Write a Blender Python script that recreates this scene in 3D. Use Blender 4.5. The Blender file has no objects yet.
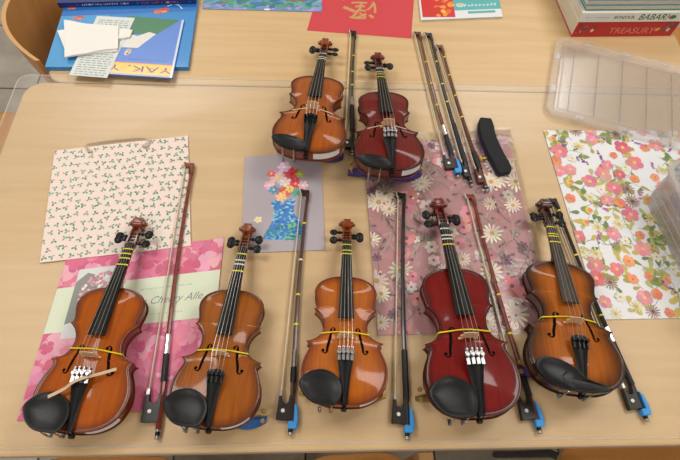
import bpy, bmesh, math, random
import numpy as np
from mathutils import Vector, Matrix
from mathutils.bvhtree import BVHTree

SC = bpy.context.scene
COL = SC.collection
TZ = 0.70                      # height of the table tops
H = 1.0                        # camera height above them
F = 505.0                      # focal length in pixels of the 680 x 460 frame

# ------------------------------------------------------------------ camera
_a = np.array([9517.0, 54.0, F]); _b = np.array([-23.0, -914.0, F])
_X = _a / np.linalg.norm(_a); _Y = _b - _b.dot(_X) * _X; _Y /= np.linalg.norm(_Y); _Z = np.cross(_X, _Y)
RW = np.stack([_X, _Y, _Z])    # world = RW @ (right, down, forward)
CAM = np.array([0.0, 0.0, TZ + H])
def P(x, y, z=0.0):
    """the point at height z above the table top seen at pixel x, y"""
    d = RW @ np.array([(x - 340) / F, (y - 230) / F, 1.0])
    t = (z - H) / d[2]
    return CAM + d * t
cam_data = bpy.data.cameras.new('camera')
cam = bpy.data.objects.new('camera', cam_data); COL.objects.link(cam)
cam_data.sensor_width = 36.0; cam_data.lens = 36.0 * F / 680.0; cam_data.clip_start = 0.02
r_, d_, f_ = RW[:, 0], RW[:, 1], RW[:, 2]
M = Matrix(((r_[0], -d_[0], -f_[0], CAM[0]), (r_[1], -d_[1], -f_[1], CAM[1]), (r_[2], -d_[2], -f_[2], CAM[2]), (0, 0, 0, 1)))
cam.matrix_world = M
SC.camera = cam

# ------------------------------------------------------------------ light
w = bpy.data.worlds.new('world'); SC.world = w; w.use_nodes = True
w.node_tree.nodes['Background'].inputs[0].default_value = (1.0, 0.98, 0.95, 1)
w.node_tree.nodes['Background'].inputs[1].default_value = 0.42
def ceiling_lamp(x, y, power, sx=1.2, sy=0.6):
    l = bpy.data.lights.new('ceiling_light', 'AREA'); l.shape = 'RECTANGLE'; l.size = sx; l.size_y = sy
    l.energy = power; l.color = (1.0, 0.97, 0.92)
    o = bpy.data.objects.new('ceiling_light', l); COL.objects.link(o); o.location = (x, y, 2.85)
for lx, ly, lp in ((-1.3, 3.0, 30), (1.5, 3.0, 30), (-1.3, 1.0, 34), (1.5, 1.0, 34), (-1.3, -1.0, 26), (1.5, -1.0, 26)): ceiling_lamp(lx, ly, lp)
SC.view_settings.view_transform = 'Standard'; SC.view_settings.look = 'None'
SC.view_settings.gamma = 1.0; SC.view_settings.use_curve_mapping = False
SC.view_settings.exposure = -0.5
SC.cycles.transparent_max_bounces = 32

# ------------------------------------------------------------------ materials
def lin(c):
    return tuple(((v / 255) / 12.92 if v / 255 <= 0.04045 else (((v / 255) + 0.055) / 1.055) ** 2.4) for v in c[:3]) + (1,)
MATS = {}
def mat(name, col=(128, 128, 128), rough=0.5, metal=0.0, coat=0.0, spec=0.5):
    if name in MATS: return MATS[name]
    m = bpy.data.materials.new(name); m.use_nodes = True; MATS[name] = m
    b = m.node_tree.nodes['Principled BSDF']
    b.inputs['Base Color'].default_value = lin(col); b.inputs['Roughness'].default_value = rough
    b.inputs['Metallic'].default_value = metal; b.inputs['Coat Weight'].default_value = coat
    b.inputs['Coat Roughness'].default_value = 0.08; b.inputs['Specular IOR Level'].default_value = spec
    return m
def nodes(m): return m.node_tree.nodes, m.node_tree.links, m.node_tree.nodes['Principled BSDF']
def grain(name, c1, c2, scale=(1, 1, 1), nscale=6.0, rough=0.45, coat=0.0, edge=None, bump=0.0, obj_coords=True, lo=0.35, hi=0.65):
    """wood: noise stretched along the grain between two colours; edge = colour painted towards the rim (attribute)"""
    if name in MATS: return MATS[name]
    m = mat(name, c1, rough, 0, coat); n, l, b = nodes(m)
    tc = n.new('ShaderNodeTexCoord'); mp = n.new('ShaderNodeMapping'); mp.inputs['Scale'].default_value = scale
    l.new(tc.outputs['Object'], mp.inputs[0])
    nz = n.new('ShaderNodeTexNoise'); nz.inputs['Scale'].default_value = nscale; nz.inputs['Detail'].default_value = 5
    l.new(mp.outputs[0], nz.inputs['Vector'])
    cr = n.new('ShaderNodeValToRGB'); cr.color_ramp.elements[0].color = lin(c1); cr.color_ramp.elements[1].color = lin(c2)
    cr.color_ramp.elements[0].position = lo; cr.color_ramp.elements[1].position = hi
    l.new(nz.outputs['Fac'], cr.inputs[0]); out = cr.outputs[0]
    if edge:
        at = n.new('ShaderNodeAttribute'); at.attribute_name = 'edge'
        r2 = n.new('ShaderNodeMapRange'); r2.inputs['From Min'].default_value = edge[1]; r2.inputs['From Max'].default_value = edge[2]
        l.new(at.outputs['Fac'], r2.inputs['Value'])
        mx = n.new('ShaderNodeMix'); mx.data_type = 'RGBA'
        l.new(r2.outputs[0], mx.inputs['Factor']); l.new(out, mx.inputs['A']); mx.inputs['B'].default_value = lin(edge[0])
        out = mx.outputs['Result']
    l.new(out, b.inputs['Base Color'])
    if bump:
        bp = n.new('ShaderNodeBump'); bp.inputs['Strength'].default_value = bump; bp.inputs['Distance'].default_value = 0.001
        l.new(nz.outputs['Fac'], bp.inputs['Height']); l.new(bp.outputs[0], b.inputs['Normal'])
    return m
def printed(name, rough=0.55, coat=0.0):
    """paper print: the colour of each printed shape is stored on its faces"""
    if name in MATS: return MATS[name]
    m = mat(name, (255, 255, 255), rough, 0, coat); n, l, b = nodes(m)
    at = n.new('ShaderNodeAttribute'); at.attribute_name = 'Col'; l.new(at.outputs['Color'], b.inputs['Base Color'])
    return m
def film(name, tint, opacity, rough=0.15, gloss=0.06, bump=0.0, bscale=30, refl=0.4):
    """clear plastic: mostly see-through, a little milky, with a sheen"""
    if name in MATS: return MATS[name]
    m = bpy.data.materials.new(name); m.use_nodes = True; MATS[name] = m
    n, l = m.node_tree.nodes, m.node_tree.links; n.clear()
    o = n.new('ShaderNodeOutputMaterial'); tr = n.new('ShaderNodeBsdfTransparent'); df = n.new('ShaderNodeBsdfDiffuse')
    df.inputs[0].default_value = lin(tint); gl = n.new('ShaderNodeBsdfGlossy'); gl.inputs['Roughness'].default_value = rough
    m1 = n.new('ShaderNodeMixShader'); m1.inputs[0].default_value = opacity
    l.new(tr.outputs[0], m1.inputs[1]); l.new(df.outputs[0], m1.inputs[2])
    fr = n.new('ShaderNodeFresnel'); fr.inputs[0].default_value = 1.45
    ad = n.new('ShaderNodeMath'); ad.operation = 'MULTIPLY_ADD'; ad.inputs[1].default_value = refl; ad.inputs[2].default_value = gloss
    l.new(fr.outputs[0], ad.inputs[0])
    m2 = n.new('ShaderNodeMixShader'); l.new(ad.outputs[0], m2.inputs[0]); l.new(m1.outputs[0], m2.inputs[1]); l.new(gl.outputs[0], m2.inputs[2])
    l.new(m2.outputs[0], o.inputs[0])
    if bump:
        tc = n.new('ShaderNodeTexCoord'); nz = n.new('ShaderNodeTexNoise'); nz.inputs['Scale'].default_value = bscale; nz.inputs['Detail'].default_value = 3
        l.new(tc.outputs['Object'], nz.inputs['Vector'])
        bp = n.new('ShaderNodeBump'); bp.inputs['Strength'].default_value = bump; bp.inputs['Distance'].default_value = 0.01
        l.new(nz.outputs['Fac'], bp.inputs['Height']); l.new(bp.outputs[0], gl.inputs['Normal']); l.new(bp.outputs[0], fr.inputs['Normal'])
    return m

# ------------------------------------------------------------------ mesh helpers
def mesh(name, verts, faces, m, parent=None, smooth=True, cols=None, attr=None, loc=None, angle=0.6):
    me = bpy.data.meshes.new(name); me.from_pydata([tuple(map(float, v)) for v in verts], [], faces); me.update()
    if m is not None: me.materials.append(m)
    if smooth:
        me.polygons.foreach_set('use_smooth', [True] * len(me.polygons)); me.set_sharp_from_angle(angle=angle)
    if cols is not None:
        ca = me.color_attributes.new('Col', 'FLOAT_COLOR', 'CORNER'); k = 0; buf = []
        for p, c in zip(me.polygons, cols): buf.extend(list(c) * p.loop_total)
        ca.data.foreach_set('color', buf)
    if attr is not None:
        at = me.attributes.new('edge', 'FLOAT', 'POINT'); at.data.foreach_set('value', [float(v) for v in attr])
    o = bpy.data.objects.new(name, me); COL.objects.link(o)
    if parent is not None: o.parent = parent
    if loc is not None: o.location = loc
    return o
def empty(name, loc, rot=(0, 0, 0)):
    o = bpy.data.objects.new(name, None); COL.objects.link(o); o.empty_display_size = 0.05
    o.location = [float(v) for v in loc]; o.rotation_euler = rot; return o
def tag(o, label, cat, group=None):
    o['label'] = label; o['category'] = cat
    if group: o['group'] = group
    return o
def structure(o): o['kind'] = 'structure'; return o
def loft(sections, closed=True, cap=True):
    n = len(sections[0]); V = [p for s in sections for p in s]; Fc = []
    for i in range(len(sections) - 1):
        for j in range(n if closed else n - 1):
            k = (j + 1) % n
            Fc.append((i * n + j, i * n + k, (i + 1) * n + k, (i + 1) * n + j))
    if cap and closed:
        Fc.append(tuple(range(n - 1, -1, -1))); b = (len(sections) - 1) * n; Fc.append(tuple(b + j for j in range(n)))
    return V, Fc
def join(*parts):
    V, Fc = [], []
    for v, f in parts:
        b = len(V); V += list(v); Fc += [tuple(i + b for i in q) for q in f]
    return V, Fc
def tube(pts, rad, n=8, closed=False, flat=None):
    """tube along points; rad a number or list; flat = (normal, factor) squashes the section along a direction"""
    pts = [Vector([float(c) for c in p]) for p in pts]; N = len(pts); secs = []
    up = None
    for i, p in enumerate(pts):
        if closed: t = pts[(i + 1) % N] - pts[i - 1]
        else: t = pts[min(i + 1, N - 1)] - pts[max(i - 1, 0)]
        t.normalize()
        if up is None:
            up = Vector((0, 0, 1)) if abs(t.z) < 0.9 else Vector((1, 0, 0))
        s = t.cross(up)
        if s.length < 1e-6: s = t.orthogonal()
        s.normalize(); u2 = s.cross(t).normalized(); up = u2
        r = rad[i] if isinstance(rad, (list, tuple)) else rad
        secs.append([p + (s * math.cos(2 * math.pi * k / n) + u2 * math.sin(2 * math.pi * k / n)) * r for k in range(n)])
    if closed: secs.append(secs[0]); return loft(secs, cap=False)
    return loft(secs)
def lathe(p0, axis, prof, n=14):
    """profile of (distance along axis, radius)"""
    p0 = Vector([float(c) for c in p0]); a = Vector(axis).normalized(); s = a.orthogonal().normalized(); t = a.cross(s)
    return loft([[p0 + a * d + (s * math.cos(2 * math.pi * k / n) + t * math.sin(2 * math.pi * k / n)) * max(r, 1e-5) for k in range(n)] for d, r in prof])
def prism(outline, z0, z1, bevel=0.0):
    """outline of xy points raised from z0 to z1, top edge softened by bevel"""
    n = len(outline)
    if bevel:
        c = np.mean(np.array(outline), axis=0)
        ins = inset(outline, bevel)
        secs = [[(x, y, z0) for x, y in outline], [(x, y, z1 - bevel) for x, y in outline], [(x, y, z1) for x, y in ins]]
    else:
        secs = [[(x, y, z0) for x, y in outline], [(x, y, z1) for x, y in outline]]
    return loft(secs)
def inset(pl, d):
    out = []; n = len(pl); A = sum(pl[i][0] * pl[(i + 1) % n][1] - pl[(i + 1) % n][0] * pl[i][1] for i in range(n)); sg = 1 if A > 0 else -1
    for i in range(n):
        p0, p1, p2 = Vector(pl[i - 1]), Vector(pl[i]), Vector(pl[(i + 1) % n])
        e1 = (p1 - p0); e2 = (p2 - p1)
        e1 = e1.normalized() if e1.length > 1e-9 else Vector((1, 0)); e2 = e2.normalized() if e2.length > 1e-9 else e1
        nn = Vector((-e1.y - e2.y, e1.x + e2.x)) * sg
        nn = nn.normalized() if nn.length > 1e-6 else Vector((-e1.y, e1.x)) * sg
        out.append((p1.x + nn.x * d, p1.y + nn.y * d))
    return out
def rrect(x0, y0, x1, y1, r, n=6):
    pts = []
    for cx, cy, a0 in ((x1 - r, y0 + r, -90), (x1 - r, y1 - r, 0), (x0 + r, y1 - r, 90), (x0 + r, y0 + r, 180)):
        for k in range(n + 1):
            a = math.radians(a0 + 90 * k / n); pts.append((cx + r * math.cos(a), cy + r * math.sin(a)))
    return pts
def box(x0, y0, z0, x1, y1, z1, bevel=0.0):
    return prism([(x0, y0), (x1, y0), (x1, y1), (x0, y1)], z0, z1, bevel)
def catmull(pts, per=6):
    out = []; n = len(pts)
    for i in range(n - 1):
        p0, p1, p2, p3 = (np.array(pts[max(i - 1, 0)], float), np.array(pts[i], float), np.array(pts[i + 1], float), np.array(pts[min(i + 2, n - 1)], float))
        for k in range(per):
            t = k / per
            out.append(tuple(0.5 * (2 * p1 + (p2 - p0) * t + (2 * p0 - 5 * p1 + 4 * p2 - p3) * t * t + (3 * p1 - p0 - 3 * p2 + p3) * t ** 3)))
    out.append(tuple(np.array(pts[-1], float))); return out
def text_mesh(s, size=1.0, shear=0.0, bold=0.0):
    cu = bpy.data.curves.new('lettering', 'FONT'); cu.body = s; cu.size = size; cu.shear = shear; cu.offset = bold
    cu.align_x = 'CENTER'; cu.align_y = 'CENTER'; cu.resolution_u = 3
    o = bpy.data.objects.new('lettering', cu); COL.objects.link(o)
    bpy.context.view_layer.update()
    me = bpy.data.meshes.new_from_object(o.evaluated_get(bpy.context.evaluated_depsgraph_get()))
    V = [(v.co.x, v.co.y) for v in me.vertices]; Fc = [tuple(p.vertices) for p in me.polygons]
    bpy.data.objects.remove(o); bpy.data.curves.remove(cu); bpy.data.meshes.remove(me)
    return V, Fc

class Ink:
    """flat printed shapes on a surface: uv in metres on the sheet, mapped by fn(u, v, lift)"""
    def __init__(s, fn, umax, vmax, step=7e-7): s.fn, s.u, s.v, s.V, s.F, s.C, s.z, s.step = fn, umax, vmax, [], [], [], 0.00015, step
    def poly(s, pts, col, faces=None):
        if not any(0 <= p[0] <= s.u and 0 <= p[1] <= s.v for p in pts): return
        b = len(s.V); s.z += s.step
        for p in pts: s.V.append(s.fn(min(max(p[0], 0), s.u), min(max(p[1], 0), s.v), s.z))
        for f in (faces or [tuple(range(len(pts)))]): s.F.append(tuple(b + i for i in f)); s.C.append(lin(col))
    def oval(s, cx, cy, a, b, ang, col, n=9, point=0.0):
        pts = []
        for k in range(n):
            t = 2 * math.pi * k / n; x = a * math.cos(t); y = b * math.sin(t) * (1 - point * abs(math.cos(t)) ** 2)
            pts.append((cx + x * math.cos(ang) - y * math.sin(ang), cy + x * math.sin(ang) + y * math.cos(ang)))
        s.poly(pts, col)
    def petal(s, cx, cy, L, wd, ang, col):
        prof = [(0, 0), (0.35, -0.32), (0.7, -0.5), (0.95, -0.3), (1.0, 0), (0.95, 0.3), (0.7, 0.5), (0.35, 0.32)]
        ca, sa = math.cos(ang), math.sin(ang)
        s.poly([(cx + ca * x * L - sa * y * wd, cy + sa * x * L + ca * y * wd) for x, y in prof], col)
    def flower(s, cx, cy, r, npet, col, centre, rng, wide=1.0, jit=14):
        a0 = rng.random() * 6
        for k in range(npet):
            c = tuple(min(255, max(0, v + rng.randint(-jit, jit))) for v in col)
            s.petal(cx, cy, r * rng.uniform(0.85, 1.05), r * wide * 6.0 / npet * 0.62, a0 + 2 * math.pi * k / npet, c)
        if centre: s.oval(cx, cy, r * 0.22, r * 0.22, 0, centre, 7)
    def line(s, pts, wd, col):
        for (x0, y0), (x1, y1) in zip(pts[:-1], pts[1:]):
            d = math.hypot(x1 - x0, y1 - y0) or 1; nx, ny = -(y1 - y0) / d * wd / 2, (x1 - x0) / d * wd / 2
            s.poly([(x0 + nx, y0 + ny), (x0 - nx, y0 - ny), (x1 - nx, y1 - ny), (x1 + nx, y1 + ny)], col)
    def text(s, st, cx, cy, size, col, ang=0.0, shear=0.0, bold=0.0, sx=1.0):
        V, Fc = text_mesh(st, size, shear, bold); ca, sa = math.cos(ang), math.sin(ang)
        s.poly([(cx + ca * x * sx - sa * y, cy + sa * x * sx + ca * y) for x, y in V], col, Fc)
    def scribble(s, cx, cy, wd, h, col, seed=0):
        """a row of marks too small to read"""
        g = random.Random(seed); x = cx - wd / 2
        while x < cx + wd / 2:
            l = h * g.uniform(.35, .75); k = g.uniform(-.2, .2) * h
            s.line([(x, cy - h * .4), (x + l * .4, cy + h * .4 + k)], h * .22, col); s.line([(x + l * .4, cy + k), (x + l, cy + k * .5)], h * .22, col)
            x += l + h * .25 + (h * .8 if g.random() < .16 else 0)
    def build(s, name, m, parent):
        o = mesh(name, s.V, s.F, m, parent, smooth=False, cols=s.C)
        if 'lettering' in name: o['kind'] = 'stuff'
        return o

# ------------------------------------------------------------------ floor
rng = random.Random(4)
fl = structure(mesh('floor', *box(-3.2, -2.2, -0.05, 3.6, 4.2, -0.006), mat('grout', (96, 92, 88), 0.9), smooth=False))
tile_m = grain('floor_tile', (152, 144, 134), (176, 168, 158), (1, 1, 1), 7.0, 0.5)
TS = 0.40
tv, tf = box(-TS / 2 + 0.003, -TS / 2 + 0.003, -0.012, TS / 2 - 0.003, TS / 2 - 0.003, 0.0, 0.002)
t0 = None
for i in range(15):
    for j in range(14):
        lx, ly = -2.62 + i * TS, -1.76 + j * TS
        if t0 is None: t0 = mesh('tile', tv, tf, tile_m, fl, smooth=False); o = t0
        else: o = t0.copy(); COL.objects.link(o)
        o.location = (lx, ly, rng.uniform(-0.0006, 0.0))

wall_m = grain('wall_paint', (214, 208, 196), (220, 214, 203), (1, 1, 1), 2.0, 0.8)
for nm, b_ in (('wall_left', (-3.3, -2.3, 0, -3.2, 4.3, 2.9)), ('wall_right', (3.6, -2.3, 0, 3.7, 4.3, 2.9)), ('wall_back', (-3.3, 4.2, 0, 3.7, 4.3, 2.9)), ('wall_front', (-3.3, -2.3, 0, 3.7, -2.2, 2.9))):
    structure(mesh(nm, *box(*b_), wall_m, smooth=False))
structure(mesh('ceiling', *box(-3.3, -2.3, 2.9, 3.7, 4.3, 3.0), mat('ceiling_paint', (226, 224, 218), 0.9), smooth=False))

# ------------------------------------------------------------------ tables
maple = grain('maple_laminate', (204, 170, 122), (214, 182, 137), (1.0, 14, 1), 3.0, 0.42, lo=0.3, hi=0.7)
band_m = mat('edge_banding', (190, 170, 142), 0.5)
steel = mat('table_leg_steel', (150, 150, 148), 0.4, 0.6)
def table(x0, y0, x1, y1, label):
    t = empty('table', ((x0 + x1) / 2, (y0 + y1) / 2, 0)); cx, cy = (x0 + x1) / 2, (y0 + y1) / 2
    hx, hy = (x1 - x0) / 2, (y1 - y0) / 2
    mesh('tabletop', *prism(rrect(-hx + 0.002, -hy + 0.002, hx - 0.002, hy - 0.002, 0.045, 10), TZ - 0.028, TZ, 0.0015), maple, t)
    # edge band: ring just outside
    o1 = rrect(-hx, -hy, hx, hy, 0.047, 10); i1 = rrect(-hx + 0.003, -hy + 0.003, hx - 0.003, hy - 0.003, 0.044, 10)
    secs = [[(x, y, TZ - 0.03) for x, y in i1], [(x, y, TZ - 0.03) for x, y in o1], [(x, y, TZ - 0.002) for x, y in o1], [(x, y, TZ - 0.0007) for x, y in inset(o1, 0.0012)], [(x, y, TZ - 0.0007) for x, y in i1]]
    mesh('edge_band', *loft(secs, cap=False), band_m, t)
    ap = join(box(-hx + .1, -hy + .1, TZ - .09, hx - .1, -hy + .12, TZ - .028), box(-hx + .1, hy - .12, TZ - .09, hx - .1, hy - .1, TZ - .028),
              box(-hx + .1, -hy + .12, TZ - .09, -hx + .12, hy - .12, TZ - .028), box(hx - .12, -hy + .12, TZ - .09, hx - .1, hy - .12, TZ - .028))
    mesh('apron', *ap, steel, t, smooth=False)
    for sx in (-1, 1):
        for sy in (-1, 1):
            px, py = sx * (hx - 0.12), sy * (hy - 0.12)
            lg = mesh('leg', *lathe((px, py, 0.02), (0, 0, 1), [(0, .016), (0.3, .018), (TZ - .05, .02)]), steel, t)
            mesh('glide', *lathe((px, py, 0.0), (0, 0, 1), [(0, .019), (.016, .021), (.02, .016)]), mat('black_plastic', (24, 24, 26), .45), lg)
    return tag(t, label, 'table')
table(-0.744, 0.093, 1.084, 0.988, 'maple laminate table with rounded corners carrying the front row of violins')
table(-0.700, 0.9895, 1.090, 1.905, 'maple laminate table behind the violins carrying the stacks of books')
# clear protector laid over the front table, pushed a little over its left and back edges
sheet_m = film('clear_vinyl', (226, 218, 200), 0.05, 0.35, 0.0, refl=.08)
so = prism(rrect(-0.770, 0.105, 1.07, 1.013, 0.028, 8), TZ + 0.0004, TZ + 0.0013)
sh = mesh('table_protector', *so, sheet_m, smooth=False)
tag(sh, 'clear vinyl table protector overhanging the left edge of the front table', 'table cover')
rim_o = rrect(-0.770, 0.105, 1.07, 1.013, 0.028, 8); rim_i = inset(rim_o, 0.0022)
secs = [[(x, y, TZ + 0.0003) for x, y in rim_o], [(x, y, TZ + 0.0016) for x, y in rim_o], [(x, y, TZ + 0.0016) for x, y in rim_i], [(x, y, TZ + 0.0003) for x, y in rim_i]]
secs.append(secs[0])
mesh('cut_edge', *loft(secs, cap=False), film('vinyl_edge', (236, 232, 226), 0.3, 0.4, 0.0, refl=.1), sh, smooth=False)
SZ = 0.0014      # objects on the front table rest on the protector

# ------------------------------------------------------------------ chairs
ply = grain('beech_plywood', (186, 126, 62), (202, 144, 80), (1, 10, 1), 4, 0.4, coat=0.2)
ply_edge = mat('plywood_edge', (206, 160, 106), 0.5)
def chair(px, py, rotz, label, seat_w=0.40, back_w=None, bow_=0.05, bz=0.55, bh=0.22, posts=False):
    c = empty('chair', (px, py, 0), (0, 0, rotz)); hw = seat_w / 2; out = rrect(-hw, -0.19, hw, 0.19, 0.09, 8)
    def sag(x, y): return 0.42 - 0.016 * math.cos(min(1, abs(x) / hw) * 1.4) * math.cos(min(1, abs(y) / .19) * 1.2) + (0.004 if y < 0.15 else -0.012)
    rings = [1, .9, .7, .5, .3, .1]
    V = [(x * k, y * k, sag(x * k, y * k)) for k in rings for x, y in out]; n = len(out)
    Fc = [(r * n + j, r * n + (j + 1) % n, (r + 1) * n + (j + 1) % n, (r + 1) * n + j) for r in range(len(rings) - 1) for j in range(n)] + [tuple((len(rings) - 1) * n + j for j in range(n))]
    V2 = [(x, y, z - 0.012) for x, y, z in V]; F2 = [tuple(reversed(q)) for q in Fc]
    s = mesh('seat', *join((V, Fc), (V2, F2)), ply, c)
    secs = [[(x, y, sag(x, y) - 0.0122) for x, y in out], [(x * 1.008, y * 1.008, sag(x, y) - 0.008) for x, y in out], [(x * 1.008, y * 1.008, sag(x, y) - 0.003) for x, y in out], [(x * .99, y * .99, sag(x * .99, y * .99) + 0.0006) for x, y in out]]
    mesh('seat_edge', *loft(secs, cap=False), ply_edge, s)
    # backrest: bent panel
    bw = back_w / 2 if back_w else hw * .97
    fr = [[(bw * kw * (k / 10 - 1), -0.215 - 0.05 * dz - bow_ * (1 - (k / 10 - 1) ** 2), bz + dz * bh) for k in range(21)] for dz, kw in ((0, .88), (.14, .98), (.5, 1), (.86, 1), (1.0, .97))]
    bk = [[(x, y - 0.012, z) for x, y, z in r] for r in fr]
    secs = [a + list(reversed(b)) for a, b in zip(fr, bk)]
    bko = mesh('backrest', *loft(secs), ply, c)
    mesh('top_edge', *loft([[(x, y + .0004, z - .008) for x, y, z in fr[-1]], [(x, y + .0004, z + .0006) for x, y, z in fr[-1]], [(x, y - .0004, z + .0006) for x, y, z in bk[-1]], [(x, y - .0004, z - .008) for x, y, z in bk[-1]]], closed=False, cap=False), ply_edge, bko)
    if posts:
        for sx in (-1, 1): mesh('leg', *box(sx * (hw + .02) - .018, .13, 0, sx * (hw + .02) + .018, .185, .425, .004), ply_edge, c, smooth=False)
        for sx in (-1, 1): mesh('leg', *box(sx * (hw - .03) - .018, -.25, 0, sx * (hw - .03) + .018, -.21, .60, .004), ply_edge, c, smooth=False)
        return tag(c, label, 'chair')
    lm = mat('chair_tube', (96, 98, 102), 0.35, 0.8)
    for sx in (-1, 1):
        mesh('leg', *tube([(sx * hw * .82, .15, .395), (sx * hw * .9, .17, .36), (sx * hw * .98, .2, .0)], .010), lm, c)
        mesh('leg', *tube([(sx * hw * .8, -.245, .66 if back_w is None else .5), (sx * hw * .86, -.2, .43), (sx * hw * .98, -.24, .0)], .010), lm, c)
        mesh('side_rail', *tube([(sx * hw * .82, .15, .395), (sx * hw * .84, -.2, .39)], .009), lm, c)
    return tag(c, label, 'chair')
chair(-0.505, 1.335, math.radians(-84), 'plywood chair with deep curved backrest pushed in beside the blue picture book', 0.34, .46, .125, .42, .262)
chair(-1.075, 0.93, math.radians(-90), 'bent plywood chair pushed in at the left end of the front table', 0.40)
chair(1.40, 1.42, math.radians(95), 'bent plywood chair at the table end beside the red treasury book stack', 0.40)
def below(px, py, z): p = P(px, py, z - TZ); return p
c_ = below(358, 453, .42); chair(c_[0], c_[1] - 0.19, math.radians(2), 'bent plywood chair with round-cornered seat in front of the smallest orange violin', 0.29, posts=True)
c_ = below(640, 447, .42); chair(c_[0] + 0.02, c_[1] - 0.165, math.radians(3), 'bent plywood chair with its seat below the sunburst violin', 0.46)
c_ = below(110, 457, .42); chair(c_[0], c_[1] - 0.185, math.radians(-3), 'bent plywood chair with its seat below the violin with the beige strap', 0.36)

# ------------------------------------------------------------------ violins (dimensions in millimetres of a full-size one, scaled to each instrument)
LOW = [(0, 0), (20, 0.4), (45, 4), (70, 15), (88, 31), (99, 52), (104.5, 76), (102.5, 102), (95.5, 124), (88.5, 140), (87, 149), (90, 156), (96, 160.5)]
MID = [(96, 160.5), (88, 163), (78, 167), (66, 175.5), (58.5, 189), (56, 206), (58.5, 222), (65, 236), (72.5, 245.5), (81, 253)]
UPP = [(81, 253), (76.5, 257.5), (75, 266), (77.5, 280), (81, 296), (81.5, 311), (76.5, 326), (65.5, 339), (49, 348.5), (33, 353.8), (16, 356), (0, 356)]
HALF = catmull(LOW, 4)[:-1] + catmull(MID, 4)[:-1] + catmull(UPP, 4)
LOOP = HALF + [(-x, u) for x, u in reversed(HALF[1:-1])]
def toward(t, ring=LOOP, lo=75, hi=285):
    return [(x * t, min(max(u, lo), hi) + (u - min(max(u, lo), hi)) * t) for x, u in ring]
ZB, Z0 = 12.0, 48.0            # back edge, top edge
def archf(q): return 0.5 * (q * q * (3 - 2 * q)) + 0.5 * (1 - (1 - q) ** 2)
def plate(zedge, sign, A, th=4.0):
    rings = [(1.0, -th), (1.006, -th * .5), (1.0, 0), (.985, .9), (.965, .6), (.945, 0.1), (.91, .5)] + [(t, None) for t in (.86, .8, .72, .62, .5, .36, .2, .08)]
    V, at = [], []
    for t, dz in rings:
        if dz is None: dz = 0.5 + A * archf((0.91 - t) / 0.91)
        for x, u in toward(t): V.append((x, u, zedge + sign * dz)); at.append(min(t, 1))
    n = len(LOOP); Fc = []
    for r in range(len(rings) - 1):
        for j in range(n):
            q = (r * n + j, r * n + (j + 1) % n, (r + 1) * n + (j + 1) % n, (r + 1) * n + j)
            Fc.append(q if sign > 0 else tuple(reversed(q)))
    b = (len(rings) - 1) * n; h = len(HALF)
    for j in range(h - 1):     # close the spine
        l0, l1 = (b + (n - j) % n), (b + (n - j - 1) % n)
        q = (b + j, b + j + 1, l1, l0) if l1 != b + j + 1 else (b + j, b + j + 1, l0)
        if l0 == b + j: q = (b + j, b + j + 1, l1)
        Fc.append(q if sign > 0 else tuple(reversed(q)))
    return V, Fc, at
TOPV, TOPF, TOPA = plate(Z0, 1, 15.0)
BVH = BVHTree.FromPolygons([Vector(v) for v in TOPV], TOPF)
def topz(x, u):
    h = BVH.ray_cast(Vector((x, u, 200)), Vector((0, 0, -1))); return h[0].z if h[0] else Z0
def fbz(u): return Z0 + 7.5 + (486 - u) * (26.0 / 270.0)       # top of the fingerboard on its centre line
BR_U = 166.0; BR_TOP = Z0 + 48.0
def sz(x): return -0.010 * x * x                                   # string arc
ebony = mat('ebony', (13, 13, 15), 0.36, 0, 0.0, .3)
ebony_matte = grain('dark_stained_fingerboard', (46, 38, 34), (70, 58, 50), (30, 1, 1), 40, 0.45)
chrome = mat('chrome', (176, 176, 178), 0.34, 1.0)
brass = mat('brass_fitting', (190, 160, 80), 0.3, 0.6)
silver_w = mat('silver_winding', (200, 200, 202), 0.25, 0.9)
string_m = mat('string_steel', (190, 188, 182), 0.3, 0.9)
bridge_m = grain('bridge_maple', (226, 190, 150), (212, 172, 130), (1, 1, 20), 30, 0.55)
hole_m = mat('f_hole_dark', (14, 8, 6), 0.9, 0, 0, 0.1)
tape_y = mat('yellow_tape', (232, 218, 30), 0.45); tape_w = mat('white_tape', (226, 226, 214), 0.5)
label_m = mat('name_label', (232, 230, 236), 0.45)

def f_hole_shape(side, scale_=1.0):
    cl = catmull([(x_, u_ - 9) for x_, u_ in [(26, 200), (30, 205), (35, 203), (36, 196), (36.5, 184), (40, 166), (43.5, 150), (44.5, 140), (48, 135), (54, 137), (55.5, 143)]], 4)
    wd = []
    n = len(cl)
    for i in range(n):
        q = i / (n - 1); wd.append(1.2 + 2.1 * math.sin(math.pi * min(max((q - .12) / .76, 0), 1)))
    V, Fc = [], []
    for i, (x, u) in enumerate(cl):
        a, b = cl[max(i - 1, 0)], cl[min(i + 1, n - 1)]; tx, tu = b[0] - a[0], b[1] - a[1]; d = math.hypot(tx, tu)
        for s in (-1, 0, 1):
            xx, uu = x - tu / d * wd[i] * s, u + tx / d * wd[i] * s
            V.append((side * xx, uu, topz(side * xx, uu) + 0.35))
    for i in range(n - 1):
        for s in (0, 1):
            q = (i * 3 + s, i * 3 + s + 1, i * 3 + s + 4, i * 3 + s + 3); Fc.append(q if side < 0 else tuple(reversed(q)))
    for (cx, cu, r) in ((27.5, 190, 3.4), (54, 133.5, 4.2)):
        b = len(V); k = 10; V.append((side * cx, cu, topz(side * cx, cu) + 0.4))
        for j in range(k):
            a = 2 * math.pi * j / k; xx, uu = side * (cx + r * math.cos(a)), cu + r * math.sin(a); V.append((xx, uu, topz(xx, uu) + 0.4))
        for j in range(k): Fc.append((b, b + 1 + j, b + 1 + (j + 1) % k))
    return V, Fc
FH = {s: f_hole_shape(s) for s in (-1, 1)}
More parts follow.
